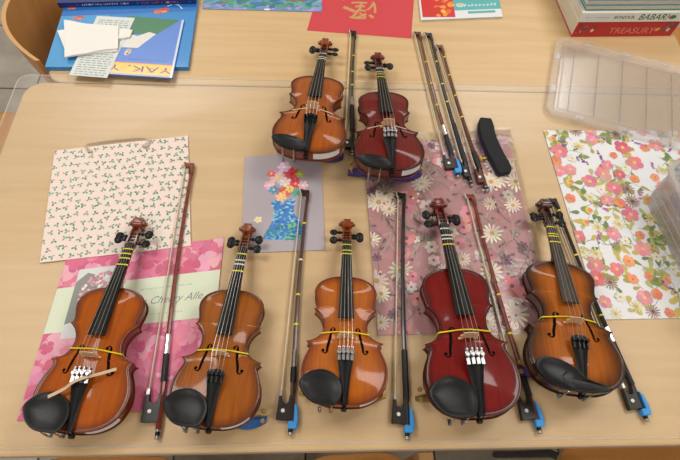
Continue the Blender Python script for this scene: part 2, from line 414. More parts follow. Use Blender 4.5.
def purfling_shape():
    V, Fc = [], []; n = len(LOOP)
    for t in (.957, .943):
        for x, u in toward(t): V.append((x, u, topz(x, u) + .25))
    for j in range(n): Fc.append((j, (j + 1) % n, n + (j + 1) % n, n + j))
    return V, Fc
PURF = purfling_shape()
def rib_loop(t=.968): return toward(t)
def ribs_shape():
    L = rib_loop(); return loft([[(x, u, ZB - 1) for x, u in L], [(x, u, Z0 - 3.5) for x, u in L]], cap=False)
def neck_shape():
    secs = []
    for u, wd, dep in ((349, 17, 45), (358, 16.6, 44), (364, 16.4, 34), (372, 16, 24), (390, 15.2, 19.5), (440, 13.4, 16.5), (478, 12.2, 15.5), (490, 12.2, 17)):
        zt = fbz(u) - 6; secs.append([(wd * math.cos(a), u, zt - dep * abs(math.sin(a)) ** .8) for a in [math.pi * k / 10 for k in range(11)]])
    return loft(secs)
def pegbox_shape():
    secs = []
    for u, wd, zt, zb in ((486, 13.2, 6, -14), (498, 13.2, 5, -16), (515, 12.4, 3.2, -18.5), (535, 11.4, 0.5, -22), (550, 10.4, -3, -26), (560, 9.6, -8, -29)):
        zi = max(zt - 9, zb + 4); t = 3.6
        secs.append([(wd, u, Z0 + zt), (wd, u, Z0 + (zt + zb) / 2), (wd * .8, u, Z0 + zb), (-wd * .8, u, Z0 + zb), (-wd, u, Z0 + (zt + zb) / 2), (-wd, u, Z0 + zt), (-wd + t, u, Z0 + zt), (-wd + t, u, Z0 + zi), (wd - t, u, Z0 + zi), (wd - t, u, Z0 + zt)])
    return loft(secs)
def scroll_shape():
    cu, cz = 567.0, Z0 - 10.0; secs = []; turns = 2.1; N = 58
    for i in range(N + 1):
        q = i / N; th = math.radians(-118) + q * turns * 2 * math.pi
        ro = 26.0 * math.exp(-1.35 * q); ri = ro * 0.52 if q < .85 else ro * .25
        hw = 11.0 + (-0.8 * math.sin(q * 6) if q < .3 else 0) + 13.0 * max(0, (q - .22) / .78) ** 0.8
        e = .86
        c, s = math.cos(th), math.sin(th)
        pr = [(hw * e, ro), (hw, ro * .93), (hw, ri), (-hw, ri), (-hw, ro * .93), (-hw * e, ro), (-hw * .45, ro * .955), (hw * .45, ro * .955)]
        pr = [pr[k] for k in (0, 1, 2, 3, 4, 5, 6, 7)]
        secs.append([(x, cu + c * r, cz + s * r) for x, r in pr])
    return join(loft(secs), lathe((-25.5, cu, cz), (1, 0, 0), [(0, 2.5), (.8, 5), (50.2, 5), (51, 2.5)]))
def fingerboard_shape():
    secs = []
    for k in range(10):
        q = k / 9; u = 216 + 268 * q; wd = 21 - 9 * q; ct = fbz(u); sec = []
        for j in range(9):
            x = wd * (j / 4 - 1); sec.append((x, u, ct - .0095 * x * x))
        e = ct - .0095 * wd * wd
        sec += [(wd, u, e - 4.5), (-wd, u, e - 4.5)]
        secs.append(sec)
    return loft(secs)
def fb_band(u0, wdt, lift=.5):
    secs = []
    for u in (u0 - wdt / 2, u0 + wdt / 2):
        q = (u - 216) / 268; wd = 21 - 9 * q + .5; ct = fbz(u) + lift
        sec = [(-wd, u, ct - .0095 * wd * wd - 4.5)] + [(wd * (j / 4 - 1), u, ct - .0095 * (wd * (j / 4 - 1)) ** 2) for j in range(9)] + [(wd, u, ct - .0095 * wd * wd - 4.5)]
        secs.append(sec)
    n = len(secs[0]); return loft(secs, closed=False, cap=False)
def bridge_shape():
    half = [(4, 0, 8.5), (8, 0, 9), (20.5, 0, 0), (20.5, 0, 2.5), (17, 0, 5), (16.5, 0, 11), (19.5, 0, 15), (18, 0, 18.5), (14.5, 0, 20), (15, 0, 25), (16, 0, 28.2), (11, 0, 30.5), (5, 0, 31.8), (0, 0, 32)]
    pts = [(x, z) for x, _, z in half[:1]] + [(10, 8), (11.5, 1.5), (12, 0), (20.5, 0)] + [(x, z) for x, _, z in half[3:]]
    pts = [(0, 9)] + pts
    lp = pts + [(-x, z) for x, z in reversed(pts[1:-1])]
    base = Z0 + 13.5; lp = [(x * 1.08, z * 1.08) for x, z in lp]
    def th(z): return 4.4 - 2.4 * z / 32
    # recessed heart and kidney marks are small; the outline carries the shape
    return loft([[(x, BR_U - th(z) / 2, base + z) for x, z in lp], [(x, BR_U + th(z) / 2, base + z) for x, z in lp]])
def tail_z(u): return Z0 + 6.5 + 28 * max(u, 0) / 124.0
def tailpiece_shape():
    secs = []
    for u, wd in ((-1, 6), (2, 8), (10, 8.6), (30, 10), (60, 13), (85, 16.5), (106, 20.5), (116, 21.5), (121, 19), (124, 14)):
        ct = tail_z(u); secs.append([(wd * (j / 4 - 1), u, ct + 4.5 * (1 - (j / 4 - 1) ** 2)) for j in range(9)] + [(wd * .9, u, ct - 3), (-wd * .9, u, ct - 3)])
    return loft(secs)
def string_path(i):
    xn = (-8.2, -2.8, 2.8, 8.2)[i]; xb = (-16.2, -5.4, 5.4, 16.2)[i]; xt = (-14, -4.8, 4.8, 14)[i]
    return [(xn * .7, 500 + 10 * (i % 2), Z0 + 2), (xn, 487, fbz(487) + 1.4 + sz(xn) * .5), (xb, BR_U, BR_TOP + 0.6 + sz(xb)), (xt, 118, tail_z(118) + 5 + sz(xt))]
def tuner_shape(i, style):
    x = (-16, -5.4, 5.4, 16)[i]; zc = tail_z(112) + 4.5 + sz(x)
    if style == 'silver':
        return join(lathe((x, 118, zc - 1), (0, 0, 1), [(0, 2.6), (6, 2.6), (6.5, 5.2), (12, 5.2), (13, 3.4)], 10), box(x - 3.6, 98, zc - 1, x + 3.6, 128, zc + 4), lathe((x, 132, zc - 1), (0, -.2, 1), [(0, 3.4), (9, 3.4), (9.5, 2)], 8))
    return join(lathe((x, 111, zc - 1), (0, 0, 1), [(0, 2), (5, 2), (5.5, 3.8), (9.5, 3.8), (10, 2.4)], 10), box(x - 2, 92, zc - 1, x + 2, 122, zc + 2))
def chinrest_outline(kind):
    if kind == 'side':
        p = [(-6, 20), (-8, 46), (-24, 68), (-52, 80), (-82, 74), (-101, 58), (-107, 42), (-94, 16), (-72, -2), (-44, -7), (-18, -4), (-6, 20)]
    elif kind == 'low':
        p = [(-1, 2), (-1, 16), (-10, 30), (-34, 43), (-64, 49), (-88, 47), (-99, 38), (-92, 22), (-72, 5), (-46, -5), (-20, -8), (-1, 2)]
    else:
        p = [(52, 8), (34, 15), (18, 19), (2, 28), (-12, 46), (-34, 62), (-62, 70), (-86, 66), (-98, 50), (-94, 32), (-78, 13), (-50, -1), (-20, -7), (12, -7), (36, -3), (52, 3), (52, 8)]
    q = p[:-1]; ext = [q[-1]] + q + [q[0], q[1]]
    return catmull(ext, 4)[4:-5]
def chinrest_shape(kind):
    out = chinrest_outline(kind); n = len(out); cen = {'side': (-56, 36), 'low': (-50, 22), 'center': (-45, 26)}[kind]
    rings = [(.97, -6.5), (1.0, -3), (1.0, 1.5), (.97, 3.2), (.92, 3.0), (.82, .5), (.66, -2.2), (.45, -4), (.22, -4.8), (.05, -5)]
    V = []
    for t, dz in rings:
        for x, u in out: V.append((cen[0] + (x - cen[0]) * t, cen[1] + (u - cen[1]) * t, Z0 + 17.5 + dz + (1.5 if x > -20 and kind == 'center' else 0) - (5 if kind == 'low' else 0)))
    Fc = [(r * n + j, r * n + (j + 1) % n, (r + 1) * n + (j + 1) % n, (r + 1) * n + j) for r in range(len(rings) - 1) for j in range(n)]
    Fc.append(tuple(range(n - 1, -1, -1))); Fc.append(tuple((len(rings) - 1) * n + j for j in range(n)))
    A = sum(out[i][0] * out[(i + 1) % n][1] - out[(i + 1) % n][0] * out[i][1] for i in range(n))
    if A < 0: Fc = [tuple(reversed(q)) for q in Fc]
    return V, Fc
def clamp_shape(x):
    return join(lathe((x, -6.5, ZB - 3), (0, 0, 1), [(0, 1.6), (10, 1.6), (10.5, 2.6), (30, 2.6), (30.5, 1.6), (Z0 - ZB + 16, 1.6)], 8), box(x - 4, -8, ZB - 5, x + 4, 6, ZB - 3))
def peg_shape(u, side, ang):
    zc = Z0 - 4 - (u - 498) * .12
    V, Fc = lathe((-side * 14, u, zc), (side, 0, 0), [(0, 2.8), (27, 3.6), (33, 4.2), (34.5, 6), (36.5, 6), (38, 4), (44, 4)], 10)
    S = []; c, s = math.cos(ang), math.sin(ang)
    for i in range(7):
        ph = -math.pi / 2 + math.pi * i / 6
        S.append([])
        for j in range(12):
            th = 2 * math.pi * j / 12; X = 12 * math.cos(ph) * math.cos(th); A = 14 * math.cos(ph) * math.sin(th); B = 5.6 * math.sin(ph)
            S[-1].append((side * (36) + X, u + A * c - B * s, zc + A * s + B * c))
    # shift the button outwards so it starts at the collar
    S = [[(x + side * -2 + side * 0, y, z) for x, y, z in r] for r in S]
    S = [[(x + side * 5, y, z) for x, y, z in r] for r in S]
    return join((V, Fc), loft(S))
def band_shape(u, r=1.1, tilt=0.0):
    hw = 60; pts = [(-hw - 1.5, 0, ZB + 5), (-hw - 2, 0, Z0 - 1), (-hw + 1, 0, Z0 + 3), (-30, 0, Z0 + 12.5), (-10, 0, Z0 + 17.5), (10, 0, Z0 + 17.5), (30, 0, Z0 + 12.5), (hw - 1, 0, Z0 + 3), (hw + 2, 0, Z0 - 1), (hw + 1.5, 0, ZB + 5), (hw - 12, 0, ZB - 12), (-hw + 12, 0, ZB - 12)]
    return tube([(x, u + x * tilt, z) for x, _, z in pts], r, 6, closed=True)
def label_shape(x0, x1):
    """sticker following the ribs of the lower bout between two x positions"""
    L = [p for p in rib_loop(.977) if p[1] < 90]; R = sorted([p for p in L if x0 <= p[0] <= x1], key=lambda p: p[0])
    return loft([[(x, u, ZB + 9) for x, u in R], [(x, u, Z0 - 6) for x, u in R]], closed=False, cap=False)
NECK, PEGBOX, SCROLL, RIBS = neck_shape(), pegbox_shape(), scroll_shape(), ribs_shape()
BACKV, BACKF, BACKA = plate(ZB, -1, 11.0)
FINGER, BRIDGE, TAILP = fingerboard_shape(), bridge_shape(), tailpiece_shape()
SCROLL_PTS = np.array(list(SCROLL[0]) + list(PEGBOX[0])); BODY_PTS = np.array(BACKV)
FULL = 593.5
vio_info = {}
def violin(key, tail_px, scroll_px, top_m, side_m, label, lift=0.0, chin='side', tuners='silver', tapes=(), band=(tape_y, 178, 0.0), sticker=None, board=None, wide=1.04, seed=0, strap=False, under=0.0012, nk=0.98):
    rg = random.Random(seed); s = 0.00075; FULL = 356 + 237.5 * nk
    SCROLL_PTS = np.array([(x, 356 + (u - 356) * nk, z) for x, u, z in list(SCROLL[0]) + list(PEGBOX[0])])
    def mn(pts, al, sc): return float(np.min(pts[:, 1] * sc * math.sin(al) + pts[:, 2] * sc * math.cos(al)))
    for it in range(5):
        lo, hi = math.radians(-14), math.radians(6)
        for k in range(40):                       # tilt so that body (or its rest) and scroll both touch
            al = (lo + hi) / 2
            g = mn(SCROLL_PTS, al, s) - mn(BODY_PTS, al, s) + lift
            if g > 0: hi = al
            else: lo = al
        zoff = lift - mn(BODY_PTS, al, s) + 0.0005 + under
        z_t = zoff + Z0 * s * math.cos(al) + SZ; z_s = zoff + FULL * s * math.sin(al) + (Z0 - 8) * s * math.cos(al) + SZ
        A = P(*tail_px, z_t); B = P(*scroll_px, z_s); d = B - A; Lh = math.hypot(d[0], d[1])
        s = Lh / (FULL * math.cos(al) - (-8 * s / s) * math.sin(al) * 1.0)
    h = math.atan2(-d[0], d[1])
    back = Z0 * s * math.sin(al)                  # top edge of the tail end sits a little behind the pivot
    loc = (A[0] - math.sin(h) * back, A[1] + math.cos(h) * back, TZ + SZ + zoff)
    e = empty('violin', loc, (al, 0, h)); tag(e, label, 'violin', 'student violins laid out on the tables')
    vio_info[key] = dict(s=s, al=al, h=h, loc=loc, lift=lift)
    def S(vf, wx=1.0): return [(x * s * wx, (u if u < 356 else 356 + (u - 356) * nk) * s, z * s) for x, u, z in vf[0]], vf[1]
    W = wide
    bt = mesh('top_plate', *S((TOPV, TOPF), W), top_m, e, attr=TOPA, angle=1.0)
    mesh('purfling', *S(PURF, W), mat('purfling_black', (30, 14, 8), .5), bt, smooth=False)
    for sd in (-1, 1): mesh('f_hole', *S(FH[sd], W), hole_m, bt, smooth=False)
    mesh('ribs', *S(RIBS, W), side_m, e, angle=0.8)
    mesh('back_plate', *S((BACKV, BACKF), W), side_m, e, attr=BACKA, angle=1.0)
    if sticker: mesh('name_label', *S(label_shape(*sticker), W), label_m, e)
    mesh('neck', *S(NECK), side_m, e, attr=None); mesh('pegbox', *S(PEGBOX), side_m, e, angle=.5); mesh('scroll', *S(SCROLL), side_m, e, angle=.7)
    fb = mesh('fingerboard', *S(FINGER), board or ebony, e)
    for dist, tm in tapes: mesh('finger_tape', *S(fb_band(486 - dist, 4.2)), tm, fb)
    mesh('nut', *S(box(-12, 484, fbz(486) - 5, 12, 489, fbz(486) + 1, .6)), ebony, e)
    mesh('bridge', *S(BRIDGE), bridge_m, e, smooth=False)
    for i in range(4): mesh('string', *S(tube(string_path(i), .55, 5)), string_m, e)
    tp = mesh('tailpiece', *S(TAILP), ebony, e)
    for i in range(4): mesh('fine_tuner', *S(tuner_shape(i, tuners)), chrome if tuners == 'silver' else ebony, tp, angle=.5)
    mesh('tailgut', *S(tube([(-4, 4, tail_z(0) - 1), (-4, -3, Z0 + 3), (-3, -6, Z0 - 10), (3, -6, Z0 - 10), (4, -3, Z0 + 3), (4, 4, tail_z(0) - 1)], 1.6, 6)), ebony, tp)
    mesh('end_button', *S(lathe((0, 2, (Z0 + ZB) / 2 + 3), (0, -1, 0), [(0, 4), (4, 4), (5, 7), (10, 7.5), (13, 6), (14, 2)])), ebony, e)
    cr = mesh('chin_rest', *S(chinrest_shape(chin), W), mat('chin_rest_ebony', (16, 17, 19), .4, 0, .0, .35), e)
    for x in ((-58, -30) if chin == 'side' else (-66, -34) if chin == 'low' else (-40, 18)): mesh('clamp', *S(clamp_shape(x)), chrome, cr)
    for i, u in enumerate((497, 508, 520, 531)):
        mesh('peg', *S(peg_shape(u, (1, -1, -1, 1)[i] if seed % 2 else (-1, 1, 1, -1)[i], rg.uniform(-.4, .4))), ebony, e)
    if band:
        mesh('elastic_band', *S(band_shape(band[1], 1.8 if band[0] is tape_y else 1.3, band[2]), W), band[0], e)
    if strap:
        z1 = Z0 + 22; pts = [(-62, 66, Z0 + 24), (-30, 84, Z0 + 30), (0, 101, tail_z(100) + 18), (40, 126, Z0 + 24), (66, 141, Z0 + 14)]
        secs = []
        for x, u, z in catmull(pts, 5):
            secs.append([(x + 1.6, u - 3.4, z), (x - 1.6, u + 3.4, z), (x - 1.6, u + 3.4, z + 1), (x + 1.6, u - 3.4, z + 1)])
        mesh('elastic_strap', *S(loft(secs)), mat('beige_elastic', (206, 178, 148), .7), e)
    return e
def varnish(name, c1, c2, edge, coat=.45):
    m = grain(name, c1, c2, (26, 1.2, 1), 9, 0.4, coat, edge=edge)
    m.node_tree.nodes['Principled BSDF'].inputs['Specular IOR Level'].default_value = 0.15
    return m
amber = varnish('amber_varnish', (170, 84, 10), (156, 72, 8), ((96, 36, 6), .72, 1.0)); amber_s = grain('amber_maple', (132, 58, 18), (104, 42, 14), (1, 14, 14), 6, .3, .6)
honey = varnish('honey_varnish', (156, 86, 20), (140, 72, 14), ((92, 42, 10), .74, 1.0)); honey_s = grain('honey_maple', (142, 72, 26), (112, 50, 18), (1, 14, 14), 6, .3, .6)
orange = varnish('orange_varnish', (178, 96, 16), (166, 84, 12), ((120, 46, 8), .66, 1.0)); orange_s = grain('orange_maple', (150, 66, 18), (120, 46, 12), (1, 14, 14), 6, .3, .6)
red = varnish('red_varnish', (120, 10, 7), (104, 7, 5), ((64, 4, 4), .80, 1.0)); red_s = grain('red_maple', (118, 22, 16), (84, 12, 10), (1, 14, 14), 6, .3, .6)
wine = varnish('wine_varnish', (110, 20, 10), (90, 14, 8), ((58, 6, 5), .84, 1.0)); wine_s = grain('wine_maple', (112, 36, 22), (80, 20, 14), (1, 14, 14), 6, .3, .6)
burst = varnish('sunburst_varnish', (168, 92, 20), (150, 76, 12), ((36, 12, 6), .5, .98)); burst_s = grain('sunburst_maple', (74, 32, 20), (48, 20, 14), (1, 14, 14), 6, .3, .6)
tan_v = varnish('tan_varnish', (164, 84, 16), (148, 70, 10), ((92, 38, 8), .72, 1.0)); tan_s = grain('tan_maple', (146, 70, 24), (112, 48, 16), (1, 14, 14), 6, .3, .6)
Y, Wt = tape_y, tape_w
cream = mat('cream_band', (222, 208, 168), .6)
violin('a', (306, 152), (326, 39), tan_v, tan_s, 'orange brown violin on a purple rest, on the back row beside the wine red one', .022, 'low', 'black', [(8, Wt), (34, Wt), (46, Wt)], (cream, 172, 0), (14, 92), seed=1)
violin('b', (392, 170), (377, 53), wine, wine_s, 'wine red violin with white label on a purple rest in the back row', .022, 'low', 'silver', [(8, Wt), (34, Wt), (48, Y), (66, Y)], (cream, 172, 0), (26, 92), seed=2, wide=.99)
violin('c', (70, 432), (141, 216), amber, amber_s, 'amber violin with a beige elastic strap across it, lying on the pink print', .006, 'side', 'silver', [(15, Y), (31, Y), (46, Y), (67, Y)], (tape_y, 184, -.06), (20, 92), seed=3, strap=True, under=.0036)
violin('d', (208, 427), (249, 222), honey, honey_s, 'honey brown violin with black tuners and a blue shoulder pad', .010, 'side', 'black', [(17, Y), (40, Wt), (54, Wt), (77, Y)], (tape_y, 180, 0), (22, 88), seed=5)
violin('e', (344, 405), (347, 218), orange, orange_s, 'smallest bright orange violin on bare table between a dark and a brown bow', .012, 'side', 'silver', [(14, Y), (38, Y), (52, Y)], (tape_y, 182, 0), (34, 84), seed=6, nk=.90)
violin('f', (481, 416), (437, 197), red, red_s, 'bright red violin on the dusty rose floral sheet in the front row', .012, 'side', 'silver', [(12, Wt), (35, Wt), (47, Wt), (65, Y)], (tape_y, 186, 0), None, seed=8, under=.003, wide=1.0)
violin('g', (583, 392), (543, 198), burst, burst_s, 'dark-edged sunburst violin with a bow tucked underneath it', .016, 'center', 'black', [(15, Y), (42, Y), (51, Y), (72, Y)], (tape_y, 182, 0), None, board=ebony_matte, seed=9, wide=1.11)

# ------------------------------------------------------------------ shoulder rests under the violins
def shoulder_rest(key, col, label, u=34, xl=-112, xr=112, hgt=None, feet=True, pad_ends=(1, 1), thin=False):
    v = vio_info[key]; s = v['s']; loc = v['loc']
    e = empty('shoulder_rest', (loc[0], loc[1], TZ + SZ), (0, 0, v['h']))
    pm = mat('rest_' + '_'.join(map(str, col)), col, .75)
    hg = hgt if hgt else max(0.006, v['lift'] - 0.001)
    secs = []
    for k in range(15):
        q = k / 14; x = (xl + (xr - xl) * q); uu = u + 16 * math.sin(q * math.pi * 2 - .5) * .5 + 12 * (abs(q - .5) * 2) ** 2
        wd = (9 if thin else 15) * min(1, .55 + 1.8 * min(q, 1 - q) * 2); top = hg * (0.72 + 0.28 * abs(math.cos(q * math.pi))) if not thin else hg * .8
        secs.append([(x * s, (uu + wd * math.cos(a)) * s, top * (.5 + .5 * math.sin(a))) for a in [2 * math.pi * j / 10 for j in range(10)]])
    mesh('pad', *loft(secs), pm, e)
    if feet:
        for sd in (-1, 1):
            x = (xl + 7 if sd < 0 else xr - 7)
            for du in (-7, 15):
                ft = mesh('foot', *tube([(x * .96 * s, (u + 8 + du) * s, hg * .75), (x * 1.0 * s, (u + 8 + du) * s, hg + .006), (x * 1.0 * s, (u + 8 + du) * s, hg + .016)], .0016, 6), chrome, e)
                mesh('rubber_tip', *lathe((x * 1.0 * s, (u + 8 + du) * s, hg + .010), (0, 0, 1), [(0, .0034), (.002, .0044), (.008, .0044), (.010, .003)], 10), brass, ft)
    return tag(e, label, 'shoulder rest', 'shoulder rests fitted under violins')
PURP = (70, 52, 120)
shoulder_rest('a', PURP, 'purple foam shoulder rest under the orange brown back row violin', 80, -100, 106)
shoulder_rest('b', PURP, 'purple foam shoulder rest under the wine red back row violin', 66, -116, 112)
shoulder_rest('d', (40, 92, 160), 'blue foam shoulder rest poking out from under the honey brown violin', 34, -96, 124)
shoulder_rest('e', (150, 120, 60), 'tan shoulder rest with brass feet under the smallest orange violin', 40, -112, 112, thin=True)
shoulder_rest('f', (120, 90, 50), 'shoulder rest with brass feet under the bright red violin', 52, -116, 104, thin=True)
shoulder_rest('g', PURP, 'purple shoulder rest with brass feet under the sunburst violin', 56, -122, 100)
# loose one lying on the rose sheet
def loose_rest():
    pts = [P(*q, .012) for q in ((485, 120), (487, 137), (493, 153), (501, 167), (505, 174))]
    cl = catmull([tuple(p[:2]) for p in pts], 5); c = np.mean(np.array(cl), axis=0); secs = []; sec2 = []; n = len(cl)
    for i, (x, y) in enumerate(cl):
        a, b = np.array(cl[max(0, i - 1)]), np.array(cl[min(n - 1, i + 1)]); t = (b - a) / np.linalg.norm(b - a); nn = np.array([-t[1], t[0]])
        q = i / (n - 1); wd = .0200 * min(1, .72 + 2.2 * min(q, 1 - q)); arch = .006 * math.sin(math.pi * q)
        pr = [(-1, .004), (-1, .014), (-.9, .018), (.9, .018), (1, .014), (1, .004)]
        secs.append([tuple((np.array([x, y]) - c + nn * wd * k)) + (z + arch,) for k, z in pr])
        pr2 = [(-1.0, .0), (-1.05, .004), (-1.05, .007), (1.05, .007), (1.05, .004), (1.0, .0)]
        sec2.append([tuple((np.array([x, y]) - c + nn * wd * k)) + (z + arch * .9,) for k, z in pr2])
    e = empty('shoulder_rest', (c[0], c[1], TZ + SZ + .001))
    mesh('foam_pad', *loft(secs), mat('black_foam', (34, 34, 38), .95), e); mesh('base', *loft(sec2), mat('base_purple', (48, 40, 92), .5), e)
    fp = P(480, 161, 0) - np.array([c[0], c[1], TZ]); f2 = P(492, 158, .006) - np.array([c[0], c[1], TZ])
    ft = mesh('foot', *tube([(f2[0], f2[1], .006), ((fp[0] + f2[0]) / 2, (fp[1] + f2[1]) / 2, .008), (fp[0], fp[1], .006)], .003, 8), mat('gold_foot', (206, 170, 84), .35, .5), e)
    mesh('rubber_tip', *lathe((fp[0], fp[1] - .006, .006), (0, 1, 0), [(0, .003), (.002, .005), (.012, .005), (.014, .003)], 10), mat('gold_foot', ()), ft)
    tag(e, 'loose curved shoulder rest with black foam pad on the rose floral sheet', 'shoulder rest')
loose_rest()

# ------------------------------------------------------------------ bows
hair_m = mat('bow_hair', (214, 204, 180), .6); blue_m = mat('blue_rubber', (58, 150, 224), .5)
leather = mat('black_grip', (22, 22, 24), .55); frog_m = grain('frog_ebony', (26, 21, 20), (38, 31, 29), (1, 8, 1), 20, .35)
pearl = mat('pearl', (226, 226, 222), .25)
brown_b = grain('bow_brown', (108, 56, 34), (84, 40, 24), (1, 8, 1), 10, .3, .4); redb = grain('bow_red_brown', (132, 56, 38), (104, 38, 26), (1, 8, 1), 10, .28, .5)
dark_b = mat('bow_black', (32, 30, 32), .3, 0, .4); darkbr = grain('bow_dark_brown', (78, 42, 34), (58, 30, 26), (1, 8, 1), 10, .3, .4)
wbrown = grain('frog_brown', (96, 50, 34), (74, 36, 24), (1, 8, 1), 20, .35)
def bow(tip_px, end_px, stick_m, label, tapes=(), pinky=False, wrap='silver', frog=None, grip=(.075, .15), camber=.005, z=.007, tip_m=None, head_m=None, frogk=1.0):
    zc = z; A = P(*end_px, zc); B = P(*tip_px, zc); d = B - A; L = math.hypot(d[0], d[1]); h = math.atan2(-d[0], d[1])
    k = L / .55; e = empty('bow', (A[0], A[1], TZ + SZ), (0, 0, h)); tag(e, label, 'bow', 'violin bows laid on the tables')
    frog = frog or frog_m; head_m = head_m or stick_m
    hd = .0140 * k; hf = .0205 * k * frogk          # distance of hair from stick at tip and frog
    y0 = .016 * k
    def sx(y): return -camber * k * math.sin(math.pi * min(max((y - .06 * k) / (L - .07 * k), 0), 1)) ** .9
    ys = np.linspace(y0, L - .004, 22)
    st = mesh('stick', *tube([(sx(y), y, zc) for y in ys], [(.0053 - .0017 * (y / L)) * (k ** .5) for y in ys], 8), stick_m, e)
    # head
    hp = [(.0036, L - .012), (.0038, L - .002), (.001, L), (-hd * .6, L - .001), (-hd - .004, L + .003), (-hd - .002, L - .009), (-hd + .001, L - .012), (-hd * .45, L - .011), (-.0035, L - .022), (-.001, L - .03), (.0035, L - .03)]
    hdm = mesh('head', *prism([(x, y) for x, y in hp], zc - .0042, zc + .0042, .001), head_m, e, angle=.5)
    mesh('tip_plate', *prism([(-hd - .0042, L + .003), (-hd - .0058, L + .0034), (-hd - .0040, L - .010), (-hd - .0022, L - .010)], zc - .0042, zc + .0042), tip_m or mat('tip_ivory', (210, 200, 184), .4), hdm, smooth=False)
    # frog
    fy = .027 * k; fl_ = .047 * k; fx = -.0035
    fp = [(fx + .003, fy), (fx + .003, fy + fl_ * .98), (fx - .002, fy + fl_ * .98), (fx - .004, fy + fl_ * .72), (fx - .0075, fy + fl_ * .62), (-hf * .95, fy + fl_ * .70), (-hf * 1.0, fy + fl_ * .96), (-hf * 1.28, fy + fl_ * .96), (-hf * 1.42, fy + fl_ * .1), (-hf * 1.4, fy)]
    fr = mesh('frog', *prism(fp, zc - .0055, zc + .0058, .0008), frog, e, angle=.5)
    mesh('ferrule', *prism([(-hf * .98, fy + fl_ * .93), (-hf * .98, fy + fl_ * 1.14), (-hf * 1.26, fy + fl_ * 1.14), (-hf * 1.3, fy + fl_ * .93)], zc - .0058, zc + .0061, .0006), chrome, fr, smooth=False)
    mesh('eye', *lathe((-hf * .82, fy + fl_ * .36, zc + .0055), (0, 0, 1), [(0, (.0036)), (.0008, (.0036)), (.001, .0026)], 14), pearl, fr)
    # hair
    yh0, yh1 = fy + fl_ * 1.05, L - .008
    xa, xb = -hf * 1.12, -hd - .001
    hv = [(xa - .0007, yh0, zc - .004), (xa + .0007, yh0, zc - .004), (xa + .0007, yh0, zc + .004), (xa - .0007, yh0, zc + .004)]
    hv2 = [(xb - .0007, yh1, zc - .004), (xb + .0007, yh1, zc - .004), (xb + .0007, yh1, zc + .003), (xb - .0007, yh1, zc + .003)]
    mesh('hair', *loft([hv, hv2]), hair_m, e, smooth=False)
    # screw button
    bt = mesh('screw_button', *lathe((0, 0, zc), (0, 1, 0), [(0, .0034), (.001, .0042), (.006 * k, .0042), (.0175 * k, .0042)], 12), chrome, e)
    mesh('button_collar', *lathe((0, .006 * k, zc), (0, 1, 0), [(0, .0044), (.006 * k, .0044)], 12), ebony, bt)
    def sleeve(name, ya, yb, r, m, par):
        yy = np.linspace(ya * k, yb * k, 6); return mesh(name, *tube([(sx(y), y, zc) for y in yy], [r(y) if callable(r) else r for y in yy], 10), m, par)
    sleeve('grip', grip[0], grip[1], .0062, leather, st)
    if wrap == 'silver': sleeve('winding', grip[1], grip[1] + .034, .0057, silver_w, st)
    for q, m_ in tapes: sleeve('marker_tape', q * L / k, q * L / k + .0038, lambda y: .0056 - .0017 * (y / L), m_, st)
    if pinky:
        pk = join(prism([(.0045, .018 * k), (.0125, .020 * k), (.0135, .030 * k), (.0105, .052 * k), (.0045, .060 * k)], zc - .006, zc + .007, .0015),
                  prism(rrect(-.0055, .012 * k, .0115, .026 * k, .003, 4), zc - .007, zc + .0075, .0015))
        mesh('finger_rest', *pk, blue_m, e, angle=.6)
    return e
bow((193, 164), (157, 440), redb, 'long red brown bow with hair facing the strapped violin, on the pink print', (), False, 'silver', frog_m, (.092, .140))
bow((308, 191), (290, 436), darkbr, 'brown bow with yellow marks and blue finger rest on the vase collage', ((.28, Y), (.39, Y), (.51, Y), (.66, Wt), (.83, Y), (.955, Wt)), True, 'silver', frog_m, (.098, .128))
bow((404, 194), (407, 440), dark_b, 'black bow with blue finger rest between the orange and the red violin', (), True, None, frog_m, (.07, .17))
bow((472, 195), (540, 434), redb, 'red brown bow with blue finger rest leaning along the bright red violin', ((.36, Y), (.52, Y), (.78, Wt)), True, None, frog_m, (.07, .11))
bow((554, 199), (647, 422), dark_b, 'dark bow lying underneath the sunburst violin', ((.42, Y), (.5, Y), (.70, Y), (.93, Y)), True, 'silver', frog_m, (.075, .17))
bow((355, 32), (352, 156), dark_b, 'short black bow with yellow marks between the two back row violins', ((.52, Y), (.63, Y), (.77, Y)), False, 'silver', frog_m, (.10, .2))
bow((419, 33), (458, 178), brown_b, 'brown bow with silver winding and blue rest in the trio of loose bows', ((.45, Y), (.6, Y), (.76, Y)), True, 'silver', frog_m, (.07, .14))
bow((430, 34), (472, 187), dark_b, 'plain black bow in the middle of the three loose bows', ((.5, Y), (.62, Y), (.78, Y)), False, None, frog_m, (.07, .20), frogk=.5)
bow((441, 46), (487, 192), brown_b, 'brown bow with brown frog beside the loose black foam rest', ((.46, Y), (.61, Y), (.76, Y), (.9, Y)), False, None, wbrown, (.07, .13), frogk=.62)

